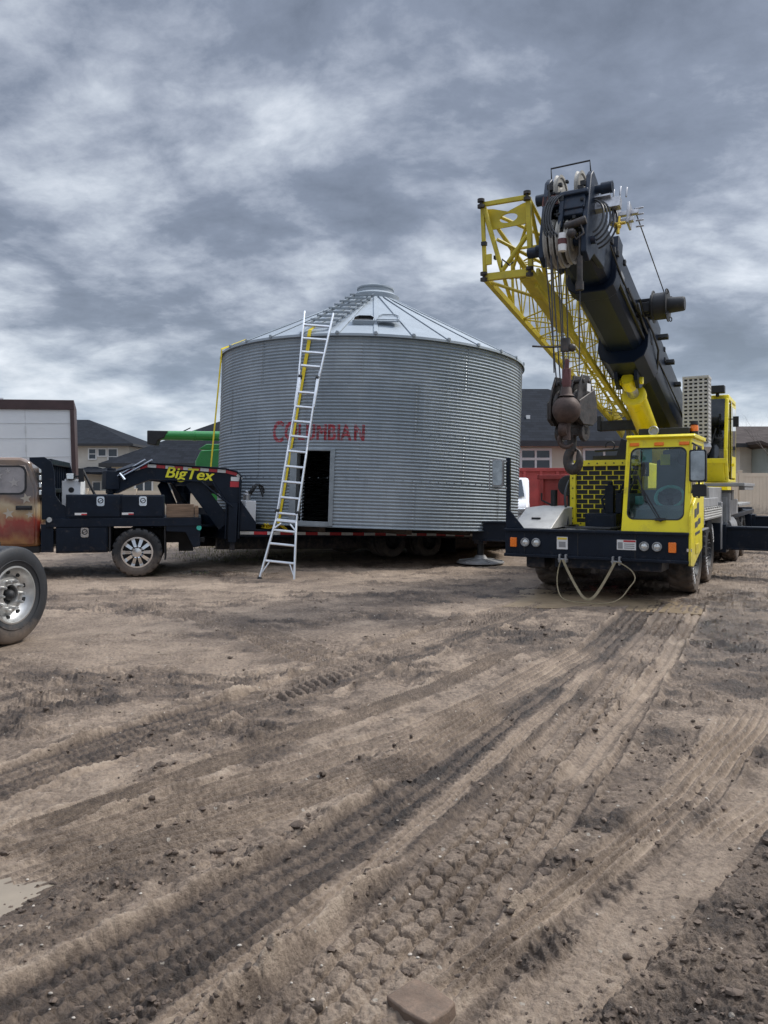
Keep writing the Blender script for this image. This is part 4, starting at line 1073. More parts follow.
def make_pickup():
    root = empty('flatbed_pickup', (-4.43, 13.78, .0), R(14), 'black flatbed pickup with a flag-print cab and toolboxes, hitched to the gooseneck trailer', 'pickup truck')
    CX = 1.2
    # cab body (crew cab + bonnet), side profile in x,z
    prof = [(-1.64, .56), (-1.64, 1.25), (-1.66, 1.65), (-1.80, 2.05), (-1.95, 2.12), (-3.3, 2.13), (-3.55, 2.06), (-4.25, 1.42), (-5.55, 1.32), (-5.75, 1.2), (-5.78, .62), (-5.2, .56), (-5.15, .85), (-4.95, 1.02), (-4.7, 1.05), (-4.45, 1.0), (-4.25, .8), (-4.2, .5)]
    mb = MB(); mb.prism(prof, .12, 2.25, 'y'); body = mb.build('cab', 'flag', root, bevel=.05)
    # rear door skin stands a little proud, with window
    mb = MB(); mb.prism([(-1.72, .60), (-1.72, 1.30), (-1.74, 1.62), (-1.88, 1.98), (-2.72, 2.0), (-2.72, .60)], .098, .12, 'y')
    door = mb.build('door', 'flag', root, bevel=.012)
    mb = MB(); win = rrect(-2.66, -1.88, 1.50, 1.95, .1); mb.prism(win, .088, .097, 'y'); gw = mb.build('window', 'tint', door)
    mb = MB(); mb.ring(rrect(-2.69, -1.85, 1.47, 1.98, .12), win, .02, Matrix.Translation((0, .082, 0))); mb.build('window_seal', 'black', gw)
    mb = MB(); mb.prism([(-2.78, .60), (-2.78, 2.0), (-3.45, 2.0), (-4.1, 1.42), (-4.1, .60)], .098, .12, 'y'); fd = mb.build('door', 'flag', root, bevel=.012)
    mb = MB(); mb.prism([(-2.86, 1.5), (-2.86, 1.93), (-3.38, 1.93), (-3.85, 1.5)], .088, .097, 'y'); mb.build('window', 'tint', fd)
    mb = MB(); mb.box(-2.02, -1.76, .06, .098, 1.20, 1.275); mb.box(-2.0, -1.78, .05, .062, 1.225, 1.26); mb.build('handle', 'black', door, bevel=.012)
    # stars printed on the wrap
    for (x, z, r) in [(-1.86, 1.40, .10), (-2.14, 1.14, .10), (-2.40, 1.32, .09), (-2.55, 1.10, .07), (-1.80, 1.12, .07)]:
        mb = MB(); star(mb, x, z, r, .096, rot=.2); mb.build('star_print', 'flagstar', door)
    fs_ = pm('faint_star_print', (.36, .335, .32), .3)
    for (x, z, r) in [(-2.05, 1.68, .09), (-2.3, 1.80, .08), (-2.42, 1.62, .08), (-2.15, 1.88, .05), (-2.55, 1.85, .06)]:
        mb = MB(); star(mb, x, z, r, .087, rot=.1); mb.build('star_print', fs_, gw)
    mb = MB(); mb.box(-4.2, -1.64, .16, 2.2, .44, .57); mb.build('sill', 'black', root, bevel=.02)
    # chassis
    mb = MB(); mb.box(-5.7, 1.0, .75, .85, .55, .80); mb.box(-5.7, 1.0, 1.55, 1.65, .55, .80); mb.cyl((0, .2, .43), (0, 2.2, .43), .09); mb.sphere((0, 1.2, .43), .2); mb.cyl((-4.7, .3, .43), (-4.7, 2.1, .43), .07)
    for x in (-1.5, -.7, .6): mb.box(x - .05, x + .05, .85, 1.55, .6, .75)
    mb.build('chassis', 'black', root)
    # bed
    mb = MB(); mb.box(-1.52, 1.08, .0, 2.4, .93, 1.03); mb.box(-1.52, 1.10, -.02, .0, .90, 1.045); mb.box(1.08, 1.12, -.0, 2.4, .80, 1.045)
    for k in range(13): mb.box(-1.5 + k * .2, -1.46 + k * .2, .02, 2.38, 1.03, 1.037)
    bed = mb.build('bed', 'navy', root, bevel=.008)
    mb = MB(); mb.prism([(.50, .93), (1.10, .93), (1.10, .52), (.98, .50), (.84, .78), (.50, .80)], .0, .03, 'y'); mb.prism([(.50, .93), (1.10, .93), (1.10, .52), (.98, .50), (.84, .78), (.50, .80)], 2.37, 2.4, 'y')
    mb.box(1.06, 1.1, .03, 2.37, .52, .8); mb.build('tail_apron', 'navy', bed, bevel=.008)
    mb = MB(); mb.cyl((1.08, -.012, .86), (1.08, .0, .86), .045); mb.build('marker_lamp', 'greenlens', bed)
    mb = MB(); mb.cyl((-1.46, -.035, 1.03), (-1.46, .0, 1.03), .045); mb.build('clearance_lamp', 'lamp', bed)
    # tow hitch below the tail
    mb = MB(); mb.box(.70, .98, 1.05, 1.35, .36, .62); mb.box(.97, 1.2, 1.12, 1.28, .52, .62); mb.build('hitch', 'black', root, bevel=.01)
    # wheel-arch fender plates
    mb = MB(); mb.box(-.48, -.45, .0, .62, .45, .93); mb.build('mud_guard', 'black', root)
    mb = MB(); mb.box(.47, .49, .0, .62, .28, .93); mb.build('mud_guard', 'black', root)
    mb = MB()
    # side skirt between under box and bed
    mb.box(-1.6, -1.40, .0, .05, .46, .95); mb.build('skirt', 'navy', root)
    def box(name, x0, x1, y0, y1, z0, z1, latch, sticker):
        mb = MB(); mb.box(x0, x1, y0, y1, z0, z1); b = mb.build(name, 'navy', root, bevel=.01)
        mb = MB(); mb.box(x0 + .02, x1 - .02, y0 - .014, y0, z0 + .03, z1 - .02); dr = mb.build('lid', 'navy', b, bevel=.008)
        lx, lz = latch
        mb = MB(); mb.prism(rrect(lx - .065, lx + .065, lz - .085, lz + .085, .03), y0 - .024, y0 - .0145, 'y'); mb.mi = 1; c12 = [(math.cos(t * .3927), math.sin(t * .3927)) for t in range(16)]; mb.ring([(lx + .05 * a, lz + .01 + .05 * b) for a, b in c12], [(lx + .034 * a, lz + .01 + .034 * b) for a, b in c12], .006, Matrix.Translation((0, y0 - .0305, 0))); mb.bar((lx - .035, y0 - .03, lz - .01), (lx + .03, y0 - .03, lz + .022), .012, .01)
        mb.build('latch', ['chrome', 'black'], dr)
        if sticker:
            mb = MB(); sx = sticker; mb.box(sx, sx + .2, y0 - .018, y0 - .0145, z0 + .06, z0 + .10); mb.mi = 1; mb.box(sx + .11, sx + .2, y0 - .0195, y0 - .0185, z0 + .061, z0 + .085); mb.build('sticker', ['sticker', 'tapered'], dr)
    box('toolbox', -1.20, -.28, .03, .6, 1.046, 1.47, (-.62, 1.35), -1.05)
    box('toolbox', -.278, .46, .03, .6, 1.046, 1.46, (.10, 1.35), -.26)
    box('underbed_box', -1.36, -.50, .0, .6, .44, .90, (-.88, .80), None)
    # headache rack
    for y0 in (.06, 2.2):
        mb = MB(); mb.prism([(-1.60, 1.03), (-1.60, 1.9), (-1.80, 2.06), (-1.80, 2.12), (-1.56, 2.13), (-1.44, 2.06), (-1.40, 1.90), (-1.37, 1.45), (-1.27, 1.30), (-1.16, 1.24), (-1.16, 1.03)], y0, y0 + .03, 'y')
        rk = mb.build('headache_rack', 'navy', root, bevel=.008)
    mb = MB(); mb.box(-1.58, -1.44, .09, 2.2, 2.0, 2.1); mb.box(-1.58, -1.50, .09, 2.2, 1.5, 1.58)
    for k in range(9): mb.box(-1.56, -1.52, .2 + k * .24, .23 + k * .24, 1.05, 2.02)
    mb.build('rack_crossbar', 'navy', rk, bevel=.008)
    mb = MB()
    for k in range(4): mb.box(-1.66 , -1.61, .14, .3, 1.46 + k * .13, 1.55 + k * .13)
    mb.build('rack_lamp', 'lamp', rk, bevel=.01)
    # wheels
    for y, s in ((0., -1), (.30, -1), (2.4, 1), (2.10, 1)): wheel(root, (0, y + .0 * s, .43), (0, s, 0), .435, .25, .27, 'mud', style='spoked')
    for y, s in ((.18, -1), (2.2, 1)): wheel(root, (-4.7, y, .43), (0, s, 0), .435, .25, .27, 'mud', style='spoked')
    # lamps on the front of the bonnet
    for y in (.5, 1.87):
        mb = MB(); mb.box(-5.80, -5.76, y - .2, y + .2, .95, 1.15); mb.build('headlight', 'lamp', root, bevel=.02)
    mb = MB(); mb.box(-6.0, -5.72, .15, 2.25, .45, .75); mb.build('bumper', 'navy', root, bevel=.03)
    return root
truck = make_pickup(); TR = Matrix.Translation((-4.43, 13.78, 0)) @ Matrix.Rotation(R(14), 4, 'Z')
def on_truck(name, mb, mats, lab, cat, grp=None, bevel=0.):
    o = mb.build(name, mats, bevel=bevel); o.matrix_world = TR; return tag(o, lab, cat, grp)
mb = MB(); mb.box(-1.36, -1.04, .66, 1.3, 1.04, 1.72); mb.box(-1.32, -1.08, .7, 1.26, 1.72, 1.75); mb.mi = 1; mb.cyl((-1.2, .655, 1.55), (-1.2, .66, 1.55), .05); mb.cyl((-1.2, .98, 1.75), (-1.2, .98, 1.8), .06)
on_truck('fuel_tank', mb, ['white', 'black'], 'white transfer fuel tank standing behind the cab on the pickup bed', 'tank', bevel=.02)
wl = empty('work_lamp', (0, 0, 0)); wl.matrix_world = TR
mb = MB(); mb.tube([(-.78, .64, 1.44), (-1.0, .64, 1.92)], .025); mb.box(-1.07, -.98, .6, .68, 1.70, 1.95); mb.tube([(-1.02, .64, 1.8), (-1.22, .64, 1.8)], .02); mb.build('lamp_post', 'black', wl, bevel=.006)
mb = MB(); mb.box(-1.28, -1.14, .58, .70, 1.74, 1.86); mb.mi = 1; mb.box(-1.27, -1.15, .572, .58, 1.75, 1.85); mb.build('lamp_head', ['black', 'lamp'], wl, bevel=.01)
tag(wl, 'black work lamp on a slanting post above the pickup toolboxes', 'lamp')
mb = MB(); mb.box(.50, .99, .10, .19, 1.047, 1.29); on_truck('timber_block', mb, 'wood', 'thick brown timber block lying lengthwise on the pickup bed behind the toolboxes', 'timber', bevel=.008)
mb = MB(); mb.box(1.0, 1.07, .09, .5, 1.047, 1.26); on_truck('timber_block', mb, 'wood', 'short timber block set crosswise at the very tail of the pickup bed', 'timber', bevel=.008)
mb = MB(); mb.box(.55, .95, .22, 1.0, 1.047, 1.2); on_truck('timber_block', mb, 'wood', 'flat timber block lying on the pickup bed beneath the gooseneck', 'timber', bevel=.008)

# ------------------------------------------------------------------ truck standing mostly outside the frame on the left: its end wheel shows
def make_left_truck():
    Yw = 7.75; Xw = (13 - 384) / 768 * Yw; z = .49
    root = empty('parked_truck', (Xw, Yw, 0), R(-16), 'parked truck of which only the polished ten-hole front wheel shows', 'truck')
    wheel(root, (0, 0, z), (1, 0, 0), .492, .28, .282, 'truck', style='hub', rub='rubber_clean', rimmat='aluwheel')
    wheel(root, (-2.05, 0, z), (-1, 0, 0), .492, .28, .282, 'truck', style='hub', rub='rubber_clean', rimmat='aluwheel')
    mb = MB(); mb.cyl((-1.9, 0, z), (-.2, 0, z), .07); mb.box(-1.5, -.55, -.12, .12, z - .08, z + .06); mb.build('axle', 'black', root)
    mb = MB()
    for x in (-1.5, -.65): mb.box(x - .04, x + .04, -7.0, .5, .72, .98)
    mb.box(-1.5, -.6, .35, .45, .72, .95); mb.build('chassis', 'black', root)
    mb = MB(); mb.box(-2.2, -.25, -7.0, -.9, 1.0, 1.12); mb.build('deck', 'black', root, bevel=.02)
make_left_truck()
# ------------------------------------------------------------------ truck crane
CRP = Vector((2.955, 10.95, 0)); CRW = Matrix.Translation(CRP) @ Matrix.Rotation(R(-30), 4, 'Z')
crane = empty('truck_crane', CRP, R(-30), 'yellow truck crane, black telescopic boom reaching forward over its cab, outriggers out', 'crane')
TH = R(16.5); CT, ST = math.cos(TH), math.sin(TH)
BO = Vector((.03, 7.6, 2.46))
BM = Matrix(((1, 0, 0, BO.x), (0, -CT, ST, BO.y), (0, ST, CT, BO.z), (0, 0, 0, 1)))   # lateral, along the boom, up from the boom

def perf_panel(mb, x0, x1, z0, z1, y, rows, cols, bx, bz, th, stagger=True, T=None):
    """panel with rectangular openings laid like bricks, in the xz plane at y..y+th"""
    rh = (z1 - z0) / rows; cw = (x1 - x0) / cols
    for r in range(rows + 1):
        zc_ = z0 + r * rh; mb.box(x0, x1, y, y + th, max(z0, zc_ - bz / 2), min(z1, zc_ + bz / 2), T)
    for r in range(rows):
        o_ = .5 * cw if (stagger and r % 2) else 0
        for c in range(cols + 1):
            xc = x0 + c * cw + o_
            if xc - bx / 2 > x1: continue
            mb.box(max(x0, xc - bx / 2), min(x1, xc + bx / 2), y + .0015, y + th - .0015, z0 + r * rh + bz / 2, z0 + (r + 1) * rh - bz / 2, T)

def make_carrier():
    # ---- front bumper and deck
    mb = MB(); mb.box(-1.30, 1.30, 0, .10, .57, .97); mb.box(-1.31, 1.31, -.035, .12, .935, .975); mb.box(-1.31, 1.31, -.03, .10, .555, .60)
    mb.prism([(.1, .56), (.1, .40), (.30, .36), (.9, .5), (.9, .56)], -1.0, -.72, 'x'); mb.prism([(.05, .56), (.05, .42), (.6, .42), (.7, .56)], -.55, .95, 'x')
    bumper = mb.build('bumper', 'navy', crane, bevel=.008)
    for x in (-1.16, 1.10):
        mb = MB(); mb.prism(rrect(x - .05, x + .05, .70, .84, .012), -.034, 0, 'y'); mb.build('marker_lamp', 'orange', bumper, bevel=.006)
    for x in (-.98, -.81, .73, .90):
        mb = MB(); T = Matrix.Translation((x, 0, .775)); mb.lathe([(.065, 0), (.065, -.03), (.055, -.035), (.05, -.02), (.05, 0)], (0, 0, 0), (0, 1, 0), 24, T); mb.mi = 1; mb.lathe([(.05, -.015), (.03, -.028), (.001, -.032)], (0, 0, 0), (0, 1, 0), 20, T)
        mb.build('headlight', ['greysteel', 'lamp'], bumper)
    mb = MB(); mb.box(-.50, -.34, -.006, .0, .69, .87); mb.mi = 1; mb.box(-.49, -.35, -.009, -.006, .83, .86); mb.mi = 2; mb.box(-.47, -.37, -.009, -.006, .72, .80)
    mb.build('warning_sticker', ['sticker', 'stickeryellow', 'greysteel'], bumper)
    mb = MB(); mb.box(.36, .62, -.006, .0, .715, .855); mb.mi = 1; mb.box(.45, .615, -.009, -.006, .825, .85); mb.mi = 2; mb.box(.375, .44, -.009, -.006, .73, .82)
    for k in range(3): mb.box(.46, .60, -.009, -.006, .735 + k * .028, .748 + k * .028)
    mb.build('warning_sticker', ['sticker', 'tapered', 'greysteel'], bumper)
    for x in (-.40, .36):       # tow shackles
        mb = MB()
        for s in (-.045, .045): mb.box(x + s - .012, x + s + .012, -.075, .05, .50, .62)
        mb.cyl((x - .07, -.045, .545), (x + .07, -.045, .545), .016); mb.build('tow_eye', 'greysteel', bumper, bevel=.006)
    mb = MB(); mb.box(-1.28, 1.28, .12, 2.2, .93, .955); mb.build('front_deck', 'greysteel', crane, bevel=.004)
    # ---- engine-side fender slope (light grey tread plate)
    mb = MB(); mb.prism([(.10, .976), (.78, 1.27), (1.6, 1.29), (1.6, .976)], -1.24, -.62, 'x'); fnd = mb.build('fender', 'lightgrey', crane, bevel=.012)
    mb = MB(); mb.bar((-1.02, .40, 1.115), (-.88, .40, 1.115), .03, .03); mb.build('handle', 'black', fnd)
    # ---- mirror pole on the bumper corner
    mb = MB(); mb.box(-1.31, -1.25, .06, .12, .97, 2.04); mb.prism([(-1.31, .975), (-1.02, .975), (-1.22, 1.22), (-1.31, 1.26)], .05, .07, 'y')
    pole = mb.build('mirror_pole', 'navy', crane, bevel=.006)
    mb = MB(); mb.prism(rrect(-1.50, -1.33, 1.60, 2.02, .04), -.02, .05, 'y'); mb.mi = 1; mb.prism(rrect(-1.49, -1.34, 1.62, 2.0, .035), -.026, -.0205, 'y')
    mb.mi = 0; mb.tube([(-1.29, .06, 1.98), (-1.56, .02, 2.02), (-1.56, .02, 1.56), (-1.29, .06, 1.58)], .012, 8)
    mb.build('mirror', ['greysteel', 'mirror'], pole, bevel=.004)
    # ---- engine hood and grille
    mb = MB(); mb.box(-.62, .40, 1.235, 3.4, .976, 2.0); hood = mb.build('engine_hood', 'yellow', crane, bevel=.03)
    mb = MB(); mb.box(-.56, .40, 1.225, 1.234, 1.0, 1.96); mb.build('grille_backing', 'black', hood)
    mb = MB(); perf_panel(mb, -.565, .40, 1.03, 1.93, 1.214, 12, 5, .022, .008, .006)
    mb.box(-.655, -.565, 1.18, 1.234, .976, 2.02); mb.box(-.565, .405, 1.18, 1.234, 1.93, 2.02); mb.box(-.565, .405, 1.18, 1.234, .976, 1.03)
    mb.build('grille', 'yellow', hood, bevel=.003)
    mb = MB(); mb.box(-.35, .3, 1.4, 1.7, 2.0, 2.10); mb.prism([(.02, 2.0), (.32, 2.0), (.22, 2.32), (.12, 2.36), (.08, 2.2)], 1.3, 1.36, 'y'); mb.tube(arc((-.06, 2.25), .07, -60, 200, 8, 'xz', 1.35), .012, 6); mb.tube([(-.3, 1.34, 2.17), (.12, 1.34, 2.19)], .02)
    mb.build('boom_rest', 'black', hood, bevel=.006)
    # round air-cleaner beside the hood
    mb = MB(); mb.cyl((-.74, 1.35, 1.62), (-.74, 1.75, 1.62), .17, n=24); mb.cyl((-.74, 1.5, .97), (-.74, 1.5, 1.5), .05); mb.build('air_cleaner', 'black', crane, bevel=.015)
    # ---- valve box and fittings in front of the grille
    mb = MB(); mb.box(-.24, .22, .55, .95, .976, 1.20); mb.box(-.22, .20, .54, .551, 1.0, 1.18); mb.box(.02, .14, .7, .85, 1.2, 1.62); mb.box(.17, .26, .72, .86, 1.2, 1.5)
    mb.cyl((.08, .78, 1.62), (.08, .78, 1.68), .04); mb.tube([(.2, .8, 1.5), (.28, .85, 1.68), (.36, .95, 1.72)], .02); mb.tube([(.0, .8, 1.2), (-.08, .9, 1.4), (.0, 1.0, 1.55)], .018)
    mb.build('valve_box', 'navy', crane, bevel=.008)
    mb = MB(); mb.cyl((-1.0, 1.45, 1.29), (-1.0, 1.45, 1.55), .055, n=16); mb.tube([(-1.02, 1.4, 1.3), (-1.18, 1.35, 1.38), (-1.18, 1.35, 1.5)], .015); mb.build('filler_neck', 'black', crane)
make_carrier()
def deck_clutter():
    # hoses, cable and bolts on the front deck and over the carrier
    for pts, r in [([(.24, .7, 1.05), (.3, .5, 1.0), (.1, .38, .99), (-.2, .36, 1.0), (-.4, .6, .99), (-.45, .9, 1.0)], .018),
                   ([(-.5, 1.0, 1.0), (-.58, .7, 1.0), (-.5, .4, .99), (-.2, .28, .99), (.2, .3, .99)], .014),
                   ([(.30, 1.1, 1.0), (.33, .9, 1.25), (.30, .95, 1.5), (.36, 1.15, 1.7)], .016),
                   ([(-.70, 1.3, 1.7), (-.72, 1.1, 1.5), (-.66, 1.0, 1.2), (-.6, .9, 1.0)], .022)]:
        mb = MB(); q = [Vector(p) for p in pts]
        for _ in range(2):
            n = [q[0]]
            for i in range(len(q) - 1): n += [q[i].lerp(q[i + 1], .25), q[i].lerp(q[i + 1], .75)]
            q = n + [q[-1]]
        mb.tube(q, r, 7); mb.build('hose', 'hose', crane)
    mb = MB()
    for k in range(22):
        x = -1.22 + k * .116
        for z in (.915, .625): mb.cyl((x, .0, z), (x, -.012, z), .011, n=6)
    mb.build('bolt', 'navy', crane)['kind'] = 'stuff'
    mb = MB()
    for z in (1.0, 1.95):
        for k in range(8): mb.cyl((-.61 + k * .13, 1.18, z + .02), (-.61 + k * .13, 1.168, z + .02), .011, n=6)
    for k in range(6): mb.cyl((-.61, 1.18, 1.1 + k * .16), (-.61, 1.168, 1.1 + k * .16), .011, n=6)
    mb.build('bolt', 'black', crane)['kind'] = 'stuff'
    for x in (-1.0, -.2, .6):
        mb = MB(); mb.box(x, x + .012, -.002, .0, .60, .93); mb.build('weld_seam', 'black', crane)
deck_clutter()

def make_cab():
    root = crane
    X0, X1 = .41, 1.30
    y = lambda z: .05 + (z - 1.02) / 1.26 * .36        # windscreen rake
    # hollow shell: floor tub, back, roof, side walls
    mb = MB()
    mb.box(X0 + .01, X1 - .01, .09, 1.5, .976, 1.03); mb.box(X0, X1, 1.46, 1.5, 1.03, 1.58); mb.box(X0, X1, 1.46, 1.5, 2.2, 2.27); mb.box(X0, X0 + .08, 1.46, 1.5, 1.58, 2.2); mb.box(X1 - .08, X1, 1.46, 1.5, 1.58, 2.2)
    mb.prism([(.06, .977), (.06 + .36 * .42, 1.5), (1.46, 1.5), (1.46, .977)], X0, X0 + .03, 'x'); mb.box(X0, X0 + .03, .39, 1.46, 2.20, 2.275); mb.bar((X0 + .015, .22, 1.5), (X0 + .015, .40, 2.24), .03, .07, (0, 1, 0))
    # right side: pillars and lower door leave a window opening
    mb.prism([(.06, .977), (.06 + .36 * .42, 1.5), (1.5, 1.5), (1.5, .977)], X1 - .03, X1, 'x')
    mb.bar((X1 - .015, .22, 1.5), (X1 - .015, .40, 2.24), .03, .07, (0, 1, 0)); mb.box(X1 - .03, X1, 1.36, 1.46, 1.5, 2.24); mb.box(X1 - .03, X1, .39, 1.46, 2.20, 2.275)
    mb.box(X1 - .03, X1 - .001, .78, .83, 1.5, 2.2)
    cab = mb.build('cab', 'yellow', root, bevel=.008)
    mb = MB(); mb.box(X0 + .035, X1 - .035, 1.42, 1.455, 1.03, 1.55); mb.box(X0 + .032, X0 + .04, .25, 1.42, 1.03, 1.5); mb.box(X0 + .04, X1 - .04, .45, 1.42, 2.22, 2.26); mb.build('lining', 'cabin', cab)
    mb = MB(); mb.prism([(.40, 2.275), (.36, 2.30), (.42, 2.335), (1.5, 2.335), (1.52, 2.275)], X0 - .015, X1 + .03, 'x'); roof = mb.build('roof', 'yellow', cab, bevel=.012)
    # front face: one raked panel with a rounded windscreen opening
    zmid = lambda z: (z - .975) / math.cos(math.atan2(.36, 1.26))
    Hh = zmid(2.30)
    fx = Vector((1, 0, 0)); fz = Vector((0, .36, 1.26)).normalized(); T = Matrix(((1, 0, 0, 0), (0, fz.z, fz.y, .04), (0, -fz.y, fz.z, .977), (0, 0, 0, 1)))
    N = 10
    inn = rrect(X0 + .06, X1 - .07, .165, 1.222, .10, N)
    # outer loop sampled to match
    out = []
    for (a, b) in inn:
        cx_, cz_ = (X0 + X1) / 2, .70; dx, dz = a - cx_, b - cz_
        hx, hz0, hz1 = (X1 - X0) / 2, .70, Hh - .70
        s_ = min(hx / abs(dx) if dx else 9e9, (hz1 if dz > 0 else hz0) / abs(dz) if dz else 9e9)
        out.append((cx_ + dx * s_, cz_ + dz * s_))
    # snap corners
    for (qx, qz) in ((X0, 0), (X1, 0), (X0, Hh), (X1, Hh)):
        k = min(range(len(out)), key=lambda i: (out[i][0] - qx) ** 2 + (out[i][1] - qz) ** 2); out[k] = (qx, qz)
    mb = MB(); mb.ring(out, inn, .03, T); fp = mb.build('front_panel', 'yellow', cab)
    gl = MB(); gl.prism(inn, .012, .018, 'y', T); ws = gl.build('windscreen', 'glass', cab)
    mb = MB(); mb.ring(inn, [((a - .855) * .965 + .855, (b - .70) * .972 + .70) for a, b in inn], .02, T @ Matrix.Translation((0, -.004, 0))); mb.build('gasket', 'black', ws)
    mb = MB(); mb.bar((.93, -.03, .17), (.66, -.03, .62), .018, .018, T=T); mb.bar((.90, -.03, .17), (.63, -.035, .60), .012, .012, T=T); mb.bar((.72, -.022, .42), (.60, -.022, .80), .03, .02, T=T); mb.bar((.86, -.03, .165), (1.0, -.03, .17), .025, .03, T=T); mb.cyl((.93, .0, .165), (.93, -.04, .165), .025, T=T)
    mb.build('wiper', 'black', ws)
    for x in (.52, .855, 1.19):
        mb = MB(); mb.box(x - .065, x + .065, -.018, .0, 1.245, 1.295, T); mb.build('clearance_lamp', 'orange', fp, bevel=.006)
    mb = MB(); mb.box(X1 - .012, X1 - .006, .42, .78, 1.52, 2.2); mb.box(X1 - .012, X1 - .006, .83, 1.36, 1.52, 2.2); mb.build('side_window', 'glass', cab)
    # interior
    mb = MB(); mb.box(.62, 1.1, 1.0, 1.38, 1.25, 1.36); mb.prism([(1.28, 1.3), (1.40, 1.3), (1.44, 2.0), (1.36, 2.02)], .64, 1.08, 'x'); mb.box(.74, .98, 1.3, 1.4, 2.02, 2.16); mb.build('seat', 'seat', cab, bevel=.03)
    mb = MB(); mb.prism([(.2, 1.1), (.26, 1.28), (.52, 1.34), (.62, 1.2), (.62, 1.03), (.2, 1.03)], X0 + .06, X1 - .05, 'x'); mb.build('dashboard', 'cabin', cab, bevel=.02)
    mb = MB(); Ts = Matrix.Translation((.96, .60, 1.45)) @ Matrix.Rotation(R(52), 4, 'X'); 
    mb.tube([(.19 * math.cos(t * math.pi / 14), .19 * math.sin(t * math.pi / 14), 0) for t in range(29)], .024, 8, Ts)
    mb.mi = 1; mb.cyl((0, 0, -.02), (0, 0, .02), .06, T=Ts); mb.bar((0, 0, 0), (-.17, .08, 0), .03, .015, T=Ts); mb.bar((0, 0, 0), (.17, .08, 0), .03, .015, T=Ts); mb.bar((0, 0, 0), (0, -.18, 0), .03, .015, T=Ts); mb.cyl((0, 0, -.3), (0, 0, 0), .03, T=Ts)
    mb.build('steering_wheel', ['teal', 'black'], cab)
    mb = MB(); mb.box(.50, .62, .5, .56, 1.34, 1.46); mb.mi = 1; mb.box(.76, .90, 1.0, 1.02, 1.92, 2.08); mb.mi = 0; mb.box(.55, .70, .6, .72, 1.95, 2.2); mb.build('cab_fittings', ['teal', 'logoyellow'], cab, bevel=.01)
    mb = MB(); mb.box(.58, .60, .5, .52, 1.6, 2.2); mb.cyl((.62, .6, 1.75), (.62, .6, 1.95), .06); mb.cyl((1.1, .9, 2.0), (1.1, .92, 2.0), .09); mb.build('grab_handle', 'black', cab)
    # side panel below the door with dark decals
    mb = MB(); mb.prism([(-.02, .53), (.02, 1.20), (.10, 1.30), (.55, 1.47), (1.02, 1.66), (1.06, 1.62), (1.06, .70), (.62, .60), (.25, .50)], 1.303, 1.335, 'x'); pn = mb.build('side_panel', 'yellow', root, bevel=.008)
    mb = MB()
    for (a, b, c, d) in [(.30, .50, 1.16, 1.28), (.54, .72, 1.20, 1.36), (.34, .60, 1.02, 1.10), (.64, .86, 1.06, 1.14), (.36, .80, .92, .96)]: mb.prism([(a, c), (b, c + .02), (b, d + .02), (a, d)], 1.3355, 1.338, 'x')
    mb.build('decal', 'decaldark', pn)
    mb = MB(); mb.box(1.335, 1.343, .4, .72, .66, .80); mb.build('step_recess', 'jibyellow', pn, bevel=.004)
    mb = MB(); mb.box(1.28, 1.34, .0, .05, .72, .76); mb.build('hinge', 'chrome', pn)
    # roof gear: black bar, round work lamp, beacon
    mb = MB(); mb.box(.50, 1.20, .74, .98, 2.335, 2.45); mb.mi = 1; mb.lathe([(.075, .0), (.075, -.04), (.055, -.045), (.05, -.01), (.001, -.012)], (.72, .735, 2.41), (0, 1, 0), 24); mb.build('roof_bar', ['black', 'steel'], roof, bevel=.008)
    mb = MB(); mb.cyl((1.25, .9, 2.335), (1.25, .9, 2.40), .05); mb.mi = 1; mb.lathe([(.055, 0), (.055, .07), (.045, .09), (.001, .095)], (1.25, .9, 2.40), (0, 0, 1), 20); mb.mi = 0; mb.lathe([(.058, 0), (.05, .05), (.001, .055)], (1.25, .9, 2.497), (0, 0, 1), 20)
    mb.build('beacon', ['black', 'orange'], roof)
    # big mirror on the driver side
    mb = MB(); mb.prism(rrect(1.28, 1.50, 1.66, 2.10, .03), .20, .28, 'y'); mb.prism(rrect(1.32, 1.50, 1.46, 1.63, .03), .20, .28, 'y'); mb.mi = 1; mb.prism(rrect(1.30, 1.48, 1.68, 2.08, .025), .193, .1995, 'y')
    mb.mi = 0; mb.tube([(1.30, .36, 2.2), (1.40, .26, 2.14), (1.40, .26, 1.44), (1.32, .34, 1.46)], .014, 8)
    mb.build('mirror', ['black', 'mirror'], cab, bevel=.004)
    # muffler and louvred exhaust shield behind the cab
    mb = MB(); mb.lathe([(.001, 0), (.10, .0), (.16, .06), (.19, .13), (.17, .2), (.12, .24), (.001, .24)], (1.14, 2.15, 2.1), (0, 0, 1), 24); mb.cyl((1.14, 2.15, 1.0), (1.14, 2.15, 2.12), .09); mb.build('muffler', 'steel', root)
    mb = MB(); xa, xb, ya, yb, za, zb = .93, 1.30, 2.0, 2.34, 2.30, 3.32
    mb.mi = 1; mb.box(xa + .025, xb - .025, ya + .025, yb - .025, za + .01, zb - .012); mb.mi = 0
    perf_panel(mb, xa, xb, za, zb, ya, 17, 5, .028, .030, .015, False)
    Tq = Matrix.Translation((xb, ya, 0)) @ Matrix.Rotation(R(90), 4, 'Z'); perf_panel(mb, .0, yb - ya, za, zb, 0, 17, 3, .05, .030, .015, False, Tq)
    mb.box(xa - .012, xa, ya, yb, za, zb); mb.box(xa, xb, yb - .015, yb, za, zb); mb.box(xa - .012, xb + .005, ya - .008, yb + .005, zb, zb + .03)
    mb.build('exhaust_shield', ['lightgrey', 'black'], root)
make_cab()

